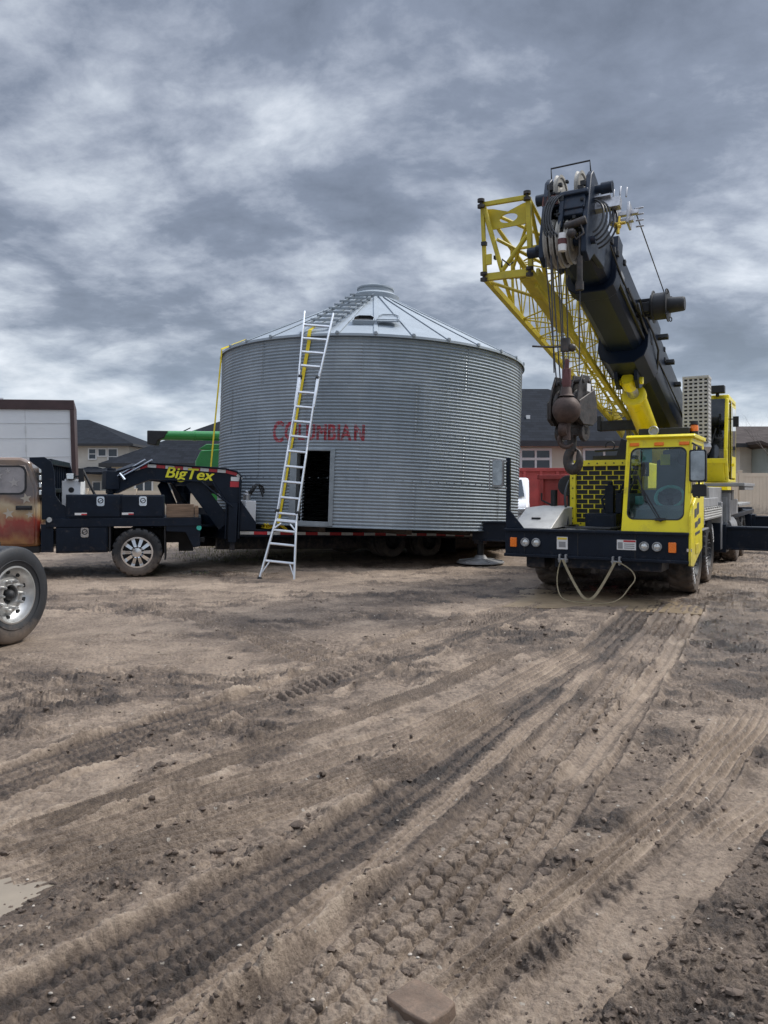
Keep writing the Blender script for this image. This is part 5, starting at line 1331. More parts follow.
def make_chassis():
    mb = MB(); mb.box(-.55, .55, .9, 11.2, .62, .97); mb.box(-1.28, 1.28, 3.75, 4.4, .48, .97); mb.box(-1.28, 1.28, 10.1, 10.75, .48, .95)
    mb.box(-1.25, 1.25, 4.4, 11.3, .96, 1.06); mb.box(-1.2, 1.2, 11.3, 11.5, .6, 1.1); mb.box(-.9, .9, 5.0, 6.9, .5, .62)
    mb.build('chassis', 'navy', crane, bevel=.01)
    # driver-side body: ribbed aluminium fender, tool lockers
    mb = MB(); mb.box(.62, 1.30, 1.52, 3.72, 1.20, 1.25); mb.box(1.26, 1.30, 1.52, 3.72, 1.08, 1.25)
    for k in range(8): mb.box(.66, 1.305, 1.6 + k * .27, 1.66 + k * .27, 1.25, 1.275)
    for k in range(4): mb.box(1.30, 1.31, 1.54, 3.70, 1.10 + k * .04, 1.122 + k * .04)
    mb.build('fender', 'lightgrey', crane, bevel=.006)
    mb = MB(); mb.box(.75, 1.26, 1.55, 3.6, 1.275, 1.42); mb.box(.7, 1.24, 2.6, 4.3, 1.28, 1.60); mb.box(1.05, 1.30, 4.45, 6.6, 1.06, 1.36); mb.build('locker', 'greysteel', crane, bevel=.012)
    mb = MB(); mb.box(1.10, 1.30, 3.76, 3.9, .5, 1.34); mb.box(1.16, 1.32, 4.42, 4.50, .5, 1.42); mb.cyl((1.1, 4.9, .82), (1.1, 5.9, .82), .26, n=24); mb.build('fuel_tank', 'greysteel', crane, bevel=.01)
    mb = MB(); mb.box(-1.30, -.62, 1.6, 3.72, 1.20, 1.25); mb.box(-1.30, -1.26, 1.6, 3.72, 1.08, 1.25); mb.box(-1.28, -.7, 4.45, 7.0, 1.06, 1.3); mb.build('fender', 'lightgrey', crane, bevel=.006)
    mb = MB(); mb.box(-1.28, 1.28, 7.0, 9.8, 1.20, 1.26); mb.build('rear_deck', 'greysteel', crane, bevel=.006)
    for ly in (1.52, 2.97):
        for s in (-1, 1): wheel(crane, (s * 1.17, ly, .555), (s, 0, 0), .56, .36, .30, 'mud', style='hub', rimmat='black')
        mb = MB(); mb.cyl((-.9, ly, .55), (.9, ly, .55), .1); mb.box(-.25, .25, ly - .2, ly + .2, .32, .7); mb.build('axle', 'black', crane)
    for ly in (7.6, 8.95):
        for s in (-1, 1):
            wheel(crane, (s * 1.17, ly, .555), (s, 0, 0), .56, .30, .30, 'mud', style='hub', rimmat='black'); wheel(crane, (s * .83, ly, .555), (s, 0, 0), .56, .30, .30, 'mud', style='hub', rimmat='black')
        mb = MB(); mb.cyl((-.9, ly, .55), (.9, ly, .55), .12); mb.build('axle', 'black', crane)
    # white lettering arcs on the front sidewalls: short raised marks
    for ly in (1.52, 2.97):
        mb = MB()
        for a0 in (15, 195):
            for k in range(7):
                a = R(a0 + k * 7); d = Vector((0, math.cos(a), math.sin(a))); t = Vector((0, -math.sin(a), math.cos(a))); c = Vector((1.205, ly, .555)) + d * .44
                mb.bar(c - d * .04, c + d * .04, .02, .012, (1, 0, 0)); 
                if k % 2: mb.bar(c + d * .035 - t * .02, c + d * .035 + t * .02, .014, .012, (1, 0, 0))
        mb.build('tyre_lettering', 'sticker', crane)
    # outriggers
    def outrigger(ly, s, reach, foot):
        mb = MB(); x0, x1 = sorted((s * 1.05, s * reach)); mb.box(x0, x1, ly - .16, ly + .16, .50, .88); mb.box(x0, x1, ly - .18, ly + .18, .86, .90); mb.box(x0, x1, ly - .18, ly + .18, .49, .52)
        b = mb.build('outrigger_beam', 'navy', crane, bevel=.006)
        mb = MB(); X = s * reach; g = foot; mb.box(X - .10, X + .10, ly - .11, ly + .11, .42, 1.28); mb.box(X - .13, X + .13, ly - .14, ly + .14, .48, .92); mb.build('jack_case', 'navy', b, bevel=.01)
        mb = MB(); mb.cyl((X, ly, g + .1), (X, ly, .45), .07); mb.build('jack_rod', 'black', b)
        mb = MB(); mb.lathe([(.001, .0), (.50, .0), (.50, .025), (.15, .09), (.10, .16), (.001, .16)], (X, ly, g), (0, 0, 1), 28)
        for k in range(6):
            a = R(60 * k + 15); mb.bar((X, ly, g + .09), (X + .46 * math.cos(a), ly + .46 * math.sin(a), g + .035), .02, .05)
        mb.build('float_pad', 'greysteel', b)
    outrigger(4.08, -1, 3.42, .02); outrigger(4.08, 1, 3.4, 0.02); outrigger(10.42, 1, 3.4, .03); outrigger(10.42, -1, 3.3, .03)
    for ly in (4.08, 10.42):
        for s in (-1, 1):
            mb = MB(); x0, x1 = sorted((s * 1.05, s * 1.36)); mb.box(x0, x1, ly - .22, ly + .22, .90, .94); mb.box(x0, x1, ly - .22, ly + .22, .44, .48); mb.box(x0, x1, ly - .22, ly - .19, .48, .90); mb.box(x0, x1, ly + .19, ly + .22, .48, .90); mb.build('outrigger_box', 'navy', crane, bevel=.006)
make_chassis()

def make_upper():
    mb = MB(); mb.cyl((0, 6.3, 1.06), (0, 6.3, 1.34), .72, n=40); mb.build('turntable', 'black', crane)
    mb = MB(); mb.box(-.95, .72, 5.3, 9.0, 1.34, 1.62)
    for s in (-1, 1): mb.prism([(5.2, 1.62), (5.0, 1.95), (5.6, 2.2), (7.2, 2.55), (7.9, 2.62), (8.4, 2.2), (9.2, 1.62)], s * .46 - .03 + .03, s * .46 + .03 + .03, 'x')
    mb.build('superstructure', 'yellow', crane, bevel=.015)
    mb = MB(); mb.prism([(9.0, 1.4), (9.0, 2.35), (9.75, 2.3), (9.9, 1.9), (9.8, 1.4)], -.85, .85, 'x'); mb.build('counterweight', 'yellow', crane, bevel=.03)
    mb = MB(); mb.cyl((-.4, 8.7, 2.1), (.45, 8.7, 2.1), .3, n=28); mb.cyl((-.45, 8.7, 2.1), (-.4, 8.7, 2.1), .42, n=28); mb.cyl((.45, 8.7, 2.1), (.5, 8.7, 2.1), .42, n=28); mb.build('winch', 'black', crane)
    # operator cab
    X0, X1, y0, y1, z0, z1 = .62, 1.32, 4.42, 5.95, 1.70, 3.34
    prof = [(y0 + .22, z0), (y0 + .02, z0 + .35), (y0, 2.3), (y0 + .12, z1 - .1), (y0 + .3, z1), (y1, z1 - .02), (y1, z0)]
    mb = MB(); mb.box(X0, X1, y0 + .22, y1, z0, z0 + .05); mb.box(X0, X1, y1 - .04, y1, z0 + .05, z1 - .05)
    mb.prism([(y0 + .22, z0 + .05), (y0 + .02, z0 + .35), (y0, 2.35), (y1, 2.35), (y1, z0 + .05)], X0, X0 + .03, 'x')
    mb.prism([(y0 + .28, z1 - .10), (y0 + .3, z1), (y1, z1 - .02), (y1, z1 - .10)], X0, X1, 'x')
    for x in (X0, X1 - .06):
        mb.prism([(y0, 2.3), (y0 + .10, 2.3), (y0 + .33, z1 - .08), (y0 + .22, z1 - .08)], x, x + .06, 'x'); mb.prism([(y0 + .02, z0 + .35), (y0 + .24, z0), (y0 + .34, z0), (y0 + .12, z0 + .38), (y0 + .10, 2.31), (y0, 2.31)], x, x + .06, 'x')
        mb.box(x, x + .06, y1 - .12, y1 - .04, z0 + .05, z1 - .1)
    mb.box(X0, X1, y0 + .01, y0 + .05, 2.04, 2.14); mb.prism([(y0 + .22, z0), (y0 + .02, z0 + .35), (y0 + .06, z0 + .35), (y0 + .27, z0)], X0 + .06, X1 - .06, 'x')
    c = mb.build('operator_cab', 'yellow', crane, bevel=.015)
    mb = MB(); mb.box(X1 - .005, X1 + .012, 5.08, 5.84, z0 + .08, z1 - .14); mb.mi = 1; mb.box(X1 + .012, X1 + .016, 5.15, 5.77, 2.2, z1 - .2); mb.box(X1 + .012, X1 + .016, 4.98, 5.06, z0 + .06, z1 - .1); mb.mi = 0; mb.box(X1 + .012, X1 + .05, 5.14, 5.2, 2.0, 2.06)
    mb.build('door', ['yellow', 'glass_dark'], c, bevel=.01)
    mb = MB(); mb.prism([(y0 + .015, 2.14), (y0 + .245, z1 - .08), (y0 + .255, z1 - .08), (y0 + .025, 2.14)], X0 + .06, X1 - .06, 'x'); mb.prism([(y0 + .03, z0 + .35), (y0 + .02, 2.05), (y0 + .03, 2.05), (y0 + .04, z0 + .35)], X0 + .06, X1 - .06, 'x'); mb.build('windscreen', 'glass_dark', c)
    mb = MB(); mb.box(X1 - .02, X1 - .012, y0 + .30, 5.02, z0 + .2, z1 - .14); mb.box(X0 + .012, X0 + .02, y0 + .30, y1 - .1, 2.36, z1 - .14); mb.build('side_window', 'glass_dark', c)
    mb = MB(); mb.box(X0 + .12, X1 - .14, 5.3, 5.75, 2.0, 2.14); mb.box(X0 + .12, X1 - .14, 5.66, 5.78, 2.14, 2.85); mb.build('seat', 'seat', c, bevel=.04)
    mb = MB(); mb.tube([(1.0, y0 - .02, 2.2), (1.12, y0 + .10, 2.7)], .012); mb.tube([(.92, y0 - .02, 2.2), (1.04, y0 + .08, 2.65)], .012); mb.build('wiper', 'black', c)
    mb = MB(); mb.box(1.02, 1.26, y0 + .1, y0 + .3, z1 + .02, z1 + .16); mb.box(1.1, 1.16, y0 + .2, y0 + .26, z1 - .04, z1 + .02); mb.build('work_light', 'black', c, bevel=.012)
    mb = MB(); mb.box(1.36, 1.46, 5.0, 5.04, 2.75, 2.95); mb.tube([(1.32, 5.02, 2.9), (1.40, 5.02, 2.9)], .012); mb.build('mirror', 'black', c, bevel=.01)
    mb = MB(); mb.box(.50, 1.62, 4.3, 6.6, 1.62, 1.68); mb.box(1.5, 1.6, 4.6, 6.5, 1.55, 1.62); mb.build('platform', 'greysteel', crane, bevel=.006)
    mb = MB(); mb.box(1.02, 1.36, 4.45, 4.7, .98, 1.5); mb.box(1.06, 1.36, 4.9, 5.2, 1.36, 1.55); mb.build('step_box', 'greysteel', crane, bevel=.01)
make_upper()

def boom_prof(w, t0, t1, ch):
    return [(-w / 2, t1), (w / 2, t1), (w / 2, t0 + ch * 1.3), (w / 2 - ch * .25, t0 + ch * .55), (w / 2 - ch, t0), (-w / 2 + ch, t0), (-w / 2 + ch * .25, t0 + ch * .55), (-w / 2, t0 + ch * 1.3)]
def make_boom():
    root = crane
    def sect(name, s0, s1, w, t0, t1, ch, mat='boomblack', par=None):
        mb = MB(); mb.prism(boom_prof(w, t0, t1, ch), s0, s1, 'y', BM); return mb.build(name, mat, par or root, bevel=.012)
    b0 = sect('boom', -.7, 5.9, .70, -.42, .42, .14)
    sect('boom_collar', 5.05, 5.98, .80, -.58, .46, .2, par=b0)
    sect('boom_section', 5.9, 7.95, .62, -.37, .37, .13, par=b0)
    sect('boom_collar', 7.75, 8.0, .70, -.42, .42, .14, par=b0)
    sect('boom_section', 7.95, 8.7, .55, -.33, .33, .12, par=b0)
    # lug for the lift cylinder
    mb = MB()
    for x in (-.16, .16): mb.prism([(5.0, -.4), (5.75, -.4), (5.6, -.72), (5.42, -.80), (5.25, -.72)], x - .03, x + .03, 'x', BM)
    mb.build('lift_lug', 'boomblack', b0, bevel=.01)
    # side brackets, hose clamps
    for (s, l) in [(6.35, .16), (5.95, .12), (5.2, .2), (4.2, .14), (3.2, .1)]: mb = MB(); mb.box(.35, .36 + l, s - .05, s + .05, .18, .25, BM); mb.build('side_bracket', 'black', b0, bevel=.006)
    mb = MB(); mb.box(.31, .345, 6.0, 7.2, .0, .05, BM); mb.box(.31, .35, 5.3, 7.8, -.2, -.16, BM)
    for (s, t) in [(8.35, .1), (8.2, .05), (8.0, .12), (7.6, .22), (4.4, .38), (4.3, .22)]: mb.box(.33, .37, s - .03, s + .03, t - .04, t + .04, BM)
    mb.build('cable_tray', 'black', b0, bevel=.006)
    mb = MB(); mb.tube([BM @ Vector(p) for p in [(.40, 6.75, .1), (.42, 6.5, -.05), (.40, 6.2, .05), (.43, 5.8, .0), (.45, 5.4, -.12), (.40, 5.15, -.3), (.36, 5.0, -.36)]], .018, 8)
    mb.tube([BM @ Vector(p) for p in [(.38, 6.8, .0), (.40, 6.4, -.14), (.38, 6.0, -.1), (.40, 5.7, -.16)]], .014, 8); mb.build('hose', 'hose', b0)
    # lines clipped along the boom and faded load plates
    for (x, t) in ((-.37, .05), (-.37, -.02), (.37, -.08)):
        mb = MB(); mb.tube([BM @ Vector((x + .012 * math.sin(s * 2.3), s, t + .018 * math.sin(s * 3.1))) for s in np.linspace(2.0, 8.5, 30)], .013, 6); mb.build('hose', 'hose', b0)
    mb = MB()
    for s in (6.3, 6.9, 7.4): mb.box(.312, .316, s, s + .22, -.02, .10, BM)
    mb.build('load_plate', pm('faded_plate', (.22, .23, .24), .5, 0, .4, 12., dirt=.3), b0)
    # cable reel on the side of the boom
    mb = MB(); c = BM @ Vector((.55, 6.45, .10)); C = Vector(c)
    mb.lathe([(.21, 0), (.25, .0), (.25, .012), (.205, .014), (.205, .20), (.25, .206), (.25, .218), (.21, .218), (.001, .218)], C, (1, 0, 0), 32); mb.lathe([(.001, -.03), (.19, -.03), (.21, .0), (.001, .0)], C, (1, 0, 0), 28)
    mb.lathe([(.12, .218), (.12, .25), (.11, .43), (.10, .46), (.001, .46)], C, (1, 0, 0), 24)
    for a in range(4):
        d = Vector((0, math.cos(a * 1.57 + .7), math.sin(a * 1.57 + .7)))
        mb.tube([C + Vector((.225, 0, 0)) + d * (.24 + .04 * math.sin(t)) + Vector((.02 * math.cos(t), 0, 0)) for t in np.linspace(0, 6.28, 9)], .009, 6)
    mb.bar(C + Vector((-.25, 0, .12)), C + Vector((0, 0, .12)), .04, .04); mb.bar(C + Vector((-.25, 0, -.12)), C + Vector((0, 0, -.12)), .04, .04); mb.box(C.x - .16, C.x - .03, C.y - .1, C.y + .1, C.z - .08, C.z + .06)
    reel = mb.build('cable_reel', 'black', b0, bevel=.004)
    mb = MB(); mb.tube([C + Vector((.16, .0, .2)), BM @ Vector((.72, 8.75, .26))], .008, 6); mb.build('reel_cable', 'wire', reel)
    # lift cylinder
    p1 = BM @ Vector((0, 5.42, -.66)); p0 = Vector((-.02, 6.2, 1.72)); d = (p0 - p1).normalized(); L = (p0 - p1).length
    mb = MB(); mb.cyl(p1 + d * .05, p1 + d * .7, .095, n=28); rod = None
    cyl = MB(); cyl.lathe([(.001, .44), (.15, .44), (.205, .47), (.205, .56), (.185, .58), (.185, L - .2), (.001, L - .2)], p1, d, 36); barrel = cyl.build('lift_cylinder', 'yellow', root, smooth=50)
    mb.build('cylinder_rod', 'steel', barrel)
    mb = MB(); mb.lathe([(.001, -.1), (.10, -.1), (.13, .0), (.12, .16), (.001, .16)], p1, d, 24); mb.cyl(p1 + Vector((-.24, 0, 0)), p1 + Vector((.24, 0, 0)), .06); mb.build('rod_eye', 'yellow', barrel)
    mb = MB(); mb.sphere(Vector((.27, 5.0, 2.46)), .1); mb.box(.12, .2, 4.9, 5.0, 2.3, 2.62); mb.build('holding_valve', 'jibyellow', barrel)
    # black cross bracket that carries the stowed jib
    mb = MB(); c = Vector((-.62, 4.45, 2.86)); mb.box(c.x - .42, c.x + .40, c.y - .1, c.y + .1, c.z - .14, c.z + .06); mb.box(c.x - .42, c.x - .34, c.y - .12, c.y + .12, c.z - .14, c.z + .16); mb.build('jib_bracket', 'black', b0, bevel=.012)
    return b0
BOOM = make_boom()

def sheave(mb, c, r, wd=.05, ax=(1, 0, 0), T=None):
    mb.lathe([(.045, -wd / 2), (r * .35, -wd / 2), (r * .38, -wd * .25), (r * .82, -wd * .22), (r * .86, -wd / 2), (r, -wd / 2), (r * .92, 0), (r, wd / 2), (r * .86, wd / 2), (r * .82, wd * .22), (r * .38, wd * .25), (r * .35, wd / 2), (.045, wd / 2)], c, ax, 40, T, closed=True)
def make_head():
    mb = MB()
    # two side plates of the boom head
    for x in (-.27, .27):
        mb.prism([(8.45, -.36), (8.45, .36), (8.95, .44), (9.05, .54), (9.28, .56), (9.36, .44), (9.36, -.42), (9.30, -.62), (9.12, -.66), (8.95, -.45)], x - .035, x + .035, 'x', BM)
    mb.box(-.24, .24, 8.62, 8.7, -.3, .34, BM); mb.box(-.24, .0, 8.7, 9.34, .08, .12, BM)
    mb.prism([(8.6, .3), (9.2, .22), (9.38, .02), (9.38, -.12), (9.1, -.16), (8.6, -.1)], -.04, .24, 'x', BM); mb.box(-.05, .26, 9.30, 9.40, -.04, .16, BM)
    mb.box(-.06, .30, 9.36, 9.44, .14, .2, BM); mb.box(-.06, .0, 9.36, 9.42, -.3, .18, BM)
    head = mb.build('boom_head', 'bluegrey', BOOM, bevel=.012)
    mb = MB(); mb.box(-.31, -.10, 9.345, 9.36, .10, .24, BM); mb.box(-.308, -.304, 9.0, 9.3, .04, .2, BM); mb.build('rust_patch', pm('rust_red_primer', (.12, .045, .035), .75, 0, .4, 18.), head)
    # head pins
    mb = MB(); a = BM @ Vector((-.48, 9.12, .38)); b = BM @ Vector((.52, 9.12, .38)); mb.cyl(a, b, .055); mb.cyl(a - Vector((.0, 0, 0)), a + Vector((.12, 0, 0)), .075); mb.cyl(b - Vector((.14, 0, 0)), b, .075)
    mb.cyl(BM @ Vector((-.42, 9.12, -.36)), BM @ Vector((.36, 9.12, -.36)), .05); mb.cyl(BM @ Vector((-.55, 9.05, -.36)), BM @ Vector((-.3, 9.05, -.36)), .07); mb.build('head_pin', 'bluegrey', head)
    for x in (-.15, .12):
        mb = MB(); sheave(mb, BM @ Vector((x, 9.12, .39)), .26, .055); mb.build('sheave', 'sheave', head)
    for x in (-.20, -.12, -.04, .06):
        mb = MB(); sheave(mb, BM @ Vector((x, 9.15, -.36)), .31 - (.03 if x > 0 else 0), .05); mb.build('sheave', 'sheave', head)
    # guard frame over the top sheaves
    mb = MB(); P = lambda x, s, t: BM @ Vector((x, s, t))
    mb.tube([P(-.26, 9.2, .5), P(-.26, 9.3, .70), P(.25, 9.3, .70), P(.25, 9.2, .55)], .012, 6); mb.tube([P(-.22, 9.36, .3), P(-.22, 9.42, -.3)], .01, 6); mb.build('rope_guard', 'black', head)
    # grey bolt-on frames on the right cheek
    mb = MB(); mb.box(.30, .62, 9.0, 9.1, .10, .24, BM); mb.box(.30, .50, 8.9, 9.15, .24, .27, BM); mb.box(.44, .78, 8.75, 8.8, .16, .22, BM); mb.box(.44, .74, 8.8, 8.86, .02, .07, BM); mb.box(.50, .54, 8.7, 9.0, -.05, .30, BM); mb.box(.66, .69, 8.7, 8.9, -.02, .28, BM)
    for k in range(5): mb.cyl(P(.36 + .08 * k, 9.05, .24), P(.36 + .08 * k, 9.05, .38 + .03 * (k % 2)), .012, n=8)
    for k in range(4): mb.cyl(P(.74, 8.78 - .03 * k, .24 - .07 * k), P(.84, 8.78 - .03 * k, .24 - .07 * k), .012, n=8)
    mb.build('cheek_bracket', 'steel', head, bevel=.004)
    mb = MB(); mb.sphere(P(.60, 9.0, -.14), .035); mb.cyl(P(.54, 9.0, -.1), P(.68, 9.0, -.1), .02); mb.cyl(P(.60, 9.0, -.24), P(.60, 9.0, .0), .018); mb.build('brass_valve', pm('brass', (.55, .38, .06), .35, .7), head)
    # bundles of hose looping down the cheek
    for k in range(5):
        mb = MB(); r = .17 + .035 * k; mb.tube([P(.30 + r * math.sin(a_) * .9, 9.2 - .05 * k, .05 + .24 * math.cos(a_) * (1 + .12 * k) - .12) for a_ in np.linspace(.15, 2.9, 14)], .013, 7); mb.build('hose', 'hose', head)
    for k in range(4):
        mb = MB(); x = -.13 + .05 * k; mb.tube([P(x - (.10 + .02 * k) * math.sin(a_), 9.42 + .05 * math.sin(a_), -.08 + .30 * math.cos(a_) - .06) for a_ in np.linspace(.1, 3.1, 14)], .014, 7); mb.build('hose', 'hose', head)
    # wedge socket and anti-two-block bits under the head
    mb = MB(); q = P(.02, 9.42, -.40); mb.lathe([(.001, 0), (.05, .0), (.055, .1), (.05, .22), (.001, .22)], q + Vector((0, 0, -.22)), (0, 0, 1), 14); mb.mi = 1; mb.lathe([(.056, .08), (.056, .15)], q + Vector((0, 0, -.22)), (0, 0, 1), 14); mb.build('limit_weight', ['sticker', 'redpaint'], head)
    mb = MB(); mb.cyl(P(.04, 9.4, -.3), P(.30, 9.4, -.24), .05); mb.sphere(P(.14, 9.42, -.42), .06); mb.tube([P(.14, 9.42, -.42), P(.2, 9.40, -.5), P(.28, 9.38, -.42), P(.24, 9.4, -.3)], .012); mb.build('head_clamp', 'greasy', head, bevel=.008)
    a = P(.22, 9.36, -.38); mb = MB(); mb.tube([a, a + Vector((0, 0, -.35))], .014); mb.cyl(a + Vector((0, 0, -.30)), a + Vector((.0, 0, -.62)), .036); mb.cyl(a + Vector((0, 0, -.62)), a + Vector((0, 0, -.72)), .05); mb.build('chain_weight', 'greasy', head)
    # small fittings scattered over the face of the head
    rnd = random.Random(4); mb = MB()
    for k in range(26):
        c = P(rnd.uniform(-.24, .26), rnd.uniform(9.34, 9.42), rnd.uniform(-.35, .4)); s_ = rnd.uniform(.012, .035); mb.box(c.x - s_, c.x + s_, c.y - .02, c.y + .04, c.z - s_, c.z + s_)
    mb.build('fitting', 'black', head, bevel=.004)['kind'] = 'stuff'
    return head
HEAD = make_head()

# stowed lattice jib
def make_jib():
    root = crane
    sT, tT = None, None
    def RF(u, v): return Vector((-1.20 + .66 * u, -1.12 + .1 * (1 - v), 4.50 + .98 * v - .02 * u))          # root frame, u left-right, v up
    TIPC = BM @ Vector((-.62, 2.9, -.30))
    def TF(u, v): return TIPC + Vector(((u - .5) * .34, 0, (v - .5) * .30))
    def at(u, v, k): return RF(u, v).lerp(TF(u, v), k)
    mb = MB()
    cs = [(0, 0), (1, 0), (1, 1), (0, 1)]
    for (u, v) in cs:
        if v == 1: mb.tube([at(u, v, 0), at(u, v, 1)], .026, 10)
        else: mb.bar(at(u, v, 0), at(u, v, 1), .07, .09)
    # lugs at the four corners
    # root frame, box-section rails and the top plate with an oval opening
    mb.bar(RF(0, 0), RF(1, 0), .07, .10); mb.bar(RF(0, 0), RF(0, 1), .05, .05); mb.bar(RF(1, 0), RF(1, 1), .065, .065); mb.bar(RF(0, 1), RF(1, 1), .05, .06)
    jib = mb.build('jib', 'jibyellow', root, bevel=.006)
    for (u, v) in cs:
        p = RF(u, v); lug = MB()
        for s in (-.04, .04): lug.cyl(p + Vector((0, -.05, s - .02)), p + Vector((0, -.05, s + .02)), .05, n=14)
        lug.cyl(p + Vector((0, -.05, -.05)), p + Vector((0, -.05, .05)), .02, n=10)
        lug.build('jib_lug', 'greasy', jib)
    mb = MB(); x0, x1 = -1.17, -.57; zc_ = 5.27
    inner = [(-.86 + .13 * math.cos(t), zc_ + .065 * math.sin(t)) for t in np.linspace(0, 2 * math.pi, 33)[:-1]]
    outer = []
    for t in np.linspace(0, 2 * math.pi, 33)[:-1]:
        c_, s_ = math.cos(t), math.sin(t); k = min(.30 / abs(c_) if abs(c_) > 1e-6 else 9, .14 / abs(s_) if abs(s_) > 1e-6 else 9); x = -.87 + k * c_; z = zc_ + k * s_
        if s_ > 0: z += .10 * abs(x + .87) / .30 - .05
        else: z += .02
        outer.append((x, z))
    mb.ring(outer, inner, .025, Matrix.Translation((0, -1.02, 0))); mb.build('jib_plate', 'jibyellow', jib)
    # heavy root bracing
    mb = MB(); B = [((0, 1), 0, (0.35, 0), 0.05), ((0, 1), 0, (.3, .1), .08), ((1, 1), 0, (.35, .05), .06), ((0.35, 0), 0.04, (1, .55), 0.02)]
    mb.tube([RF(.04, .95), RF(.38, .06)], .032, 10); mb.tube([RF(.38, .06), RF(.95, .5)], .032, 10)
    for (u0, v0, k0, u1, v1, k1, r) in [(0, 1, .0, 0, 0, .16, .03), (0, 1, .02, 1, 1, .14, .026), (1, 1, 0, 1, 0, .14, .03), (0, 0, .02, 1, 0, .14, .024), (0, 1, .16, 1, 1, .16, .022), (0, 1, .16, 0, 0, .16, .022), (1, 1, .16, 1, 0, .16, .022), (0, 1, .05, 1, 0, .14, .022), (.3, .5, .0, 1, .5, .12, .025), (.3, .3, .08, .9, .75, .02, .024)]:
        mb.tube([at(u0, v0, k0), at(u1, v1, k1)], r, 8)
    mb.build('jib_brace', 'jibyellow', jib)
    # box plates near the root
    mb = MB(); mb.bar(at(1, .05, .04), at(1, .10, .30), .05, .30); mb.bar(at(.8, .0, .02), at(.8, .0, .30), .16, .03); mb.box(-1.17, -1.08, -1.09, -1.06, 4.65, 4.80); mb.build('jib_gusset', 'jibyellow', jib, bevel=.01)
    # lattice along the rest
    mb = MB(); nb = 15
    for i in range(nb):
        k0 = .16 + .80 * i / nb; k1 = .16 + .80 * (i + 1) / nb; km = (k0 + k1) / 2
        for (a, b) in (((0, 0), (0, 1)), ((1, 0), (1, 1)), ((0, 0), (1, 0)), ((0, 1), (1, 1))):
            p, q = (a, b) if i % 2 else (b, a)
            mb.tube([at(*p, k0), at(*q, k1)], .0125, 6); mb.tube([at(*p, k1), at(*q, k1)], .010, 6)
    mb.build('jib_lattice', 'jibyellow', jib)
    # tip with sheave
    mb = MB()
    for s in (-.15, .15): mb.prism([(TIPC.y - .35, TIPC.z - .18), (TIPC.y - .35, TIPC.z + .18), (TIPC.y + .45, TIPC.z - .02), (TIPC.y + .6, TIPC.z - .25), (TIPC.y + .4, TIPC.z - .38)], TIPC.x + s - .02, TIPC.x + s + .02, 'x')
    mb.box(TIPC.x - .15, TIPC.x + .15, TIPC.y - .3, TIPC.y + .2, TIPC.z - .19, TIPC.z - .16)
    tip = mb.build('jib_tip', 'jibyellow', jib, bevel=.008)
    mb = MB(); sheave(mb, TIPC + Vector((0, .4, -.22)), .17); mb.build('sheave', 'sheave', tip)
    mb = MB(); 
    for (u, v, k) in [(0, .45, .0), (0.15, .35, .03), (.5, .02, .02), (.6, .05, .03), (.75, .02, .02)]:
        p = at(u, v, k); mb = MB(); mb.box(p.x - .02, p.x + .05, p.y - .06, p.y, p.z - .02, p.z + .03); mb.build('jib_latch', 'black', jib)
    mb = MB(); mb.tube([at(.45, .05, -.02), at(.5, .12, -.03), at(.62, .06, -.02), at(.7, .1, -.02)], .012); mb.build('jib_cable', 'black', jib)
make_jib()

# hook block, ball, ropes (the ropes run off the crane's sheaves)
def crane_world(o): o.matrix_world = CRW; return o
HB = Vector((.05, -1.28, 0))
mb = MB()
shb = BM @ Vector((0, 9.15, -.36))
for (x, y, zt) in [(-.20, -1.50, shb.z), (-.12, -1.50, shb.z), (-.04, -1.50, shb.z), (-.12, -1.10, shb.z - .1), (-.04, -1.10, shb.z - .1)]:
    mb.tube([(x, y, zt), (x * .6 + .05, HB.y + (.10 if y > -1.2 else -.1), 2.88)], .0085, 6)
mb.tube([(-.15, -1.47, BM @ Vector((0, 9.12, .39)) and (BM @ Vector((0, 9.12, .39))).z), (-.05, -1.56, 3.02)], .0085, 6)
mb.tube([(.24, -1.42, 4.5), (.21, -1.36, 3.0)], .007, 6)
mb.build('hoist_rope', 'wire', HEAD)
def cw(p): return CRW @ Vector(p)

hb = empty('hook_block', (0, 0, 0), 0, 'big greasy multi-sheave hook block with a large rusty hook hanging from the boom tip', 'hook block'); hb.matrix_world = CRW @ Matrix.Translation((.09, -1.26, .04)) @ Matrix.Rotation(R(-10), 4, 'Z') @ Matrix.Diagonal((.96, 1.0, 1, 1))
mb = MB()
cheek = [(-.10, 2.96), (.10, 2.96), (.19, 2.80), (.25, 2.62), (.25, 2.40), (.14, 2.33), (-.14, 2.33), (-.25, 2.40), (-.25, 2.62), (-.19, 2.80)]
for x in (-.19, -.07, .07, .19): mb.prism([(a * (1 if abs(x) > .1 else .85), b) for a, b in cheek], x - .014, x + .014, 'x')
mb.cyl((-.23, 0, 2.55), (.23, 0, 2.55), .06); mb.cyl((-.22, -.08, 2.88), (.22, -.08, 2.88), .03); mb.cyl((-.22, .08, 2.88), (.22, .08, 2.88), .03)
mb.prism(cheek[2:9] , .205, .235, 'x'); mb.prism(cheek[2:9], -.235, -.205, 'x')
mb.box(-.21, .21, -.06, .06, 2.30, 2.40)
for x in (-.17, .17): mb.lathe([(.001, -.03), (.115, -.03), (.115, .03), (.001, .03)], (x, -.0, 2.24), (1, 0, 0), 24)
mb.box(-.2, .2, -.05, .05, 2.2, 2.32)
mb.build('block_frame', 'greasy', hb, bevel=.008)
mb = MB()
for x in (-.13, 0, .13): sheave(mb, (x, 0, 2.56), .23, .06)
mb.build('sheave', 'greasy', hb)
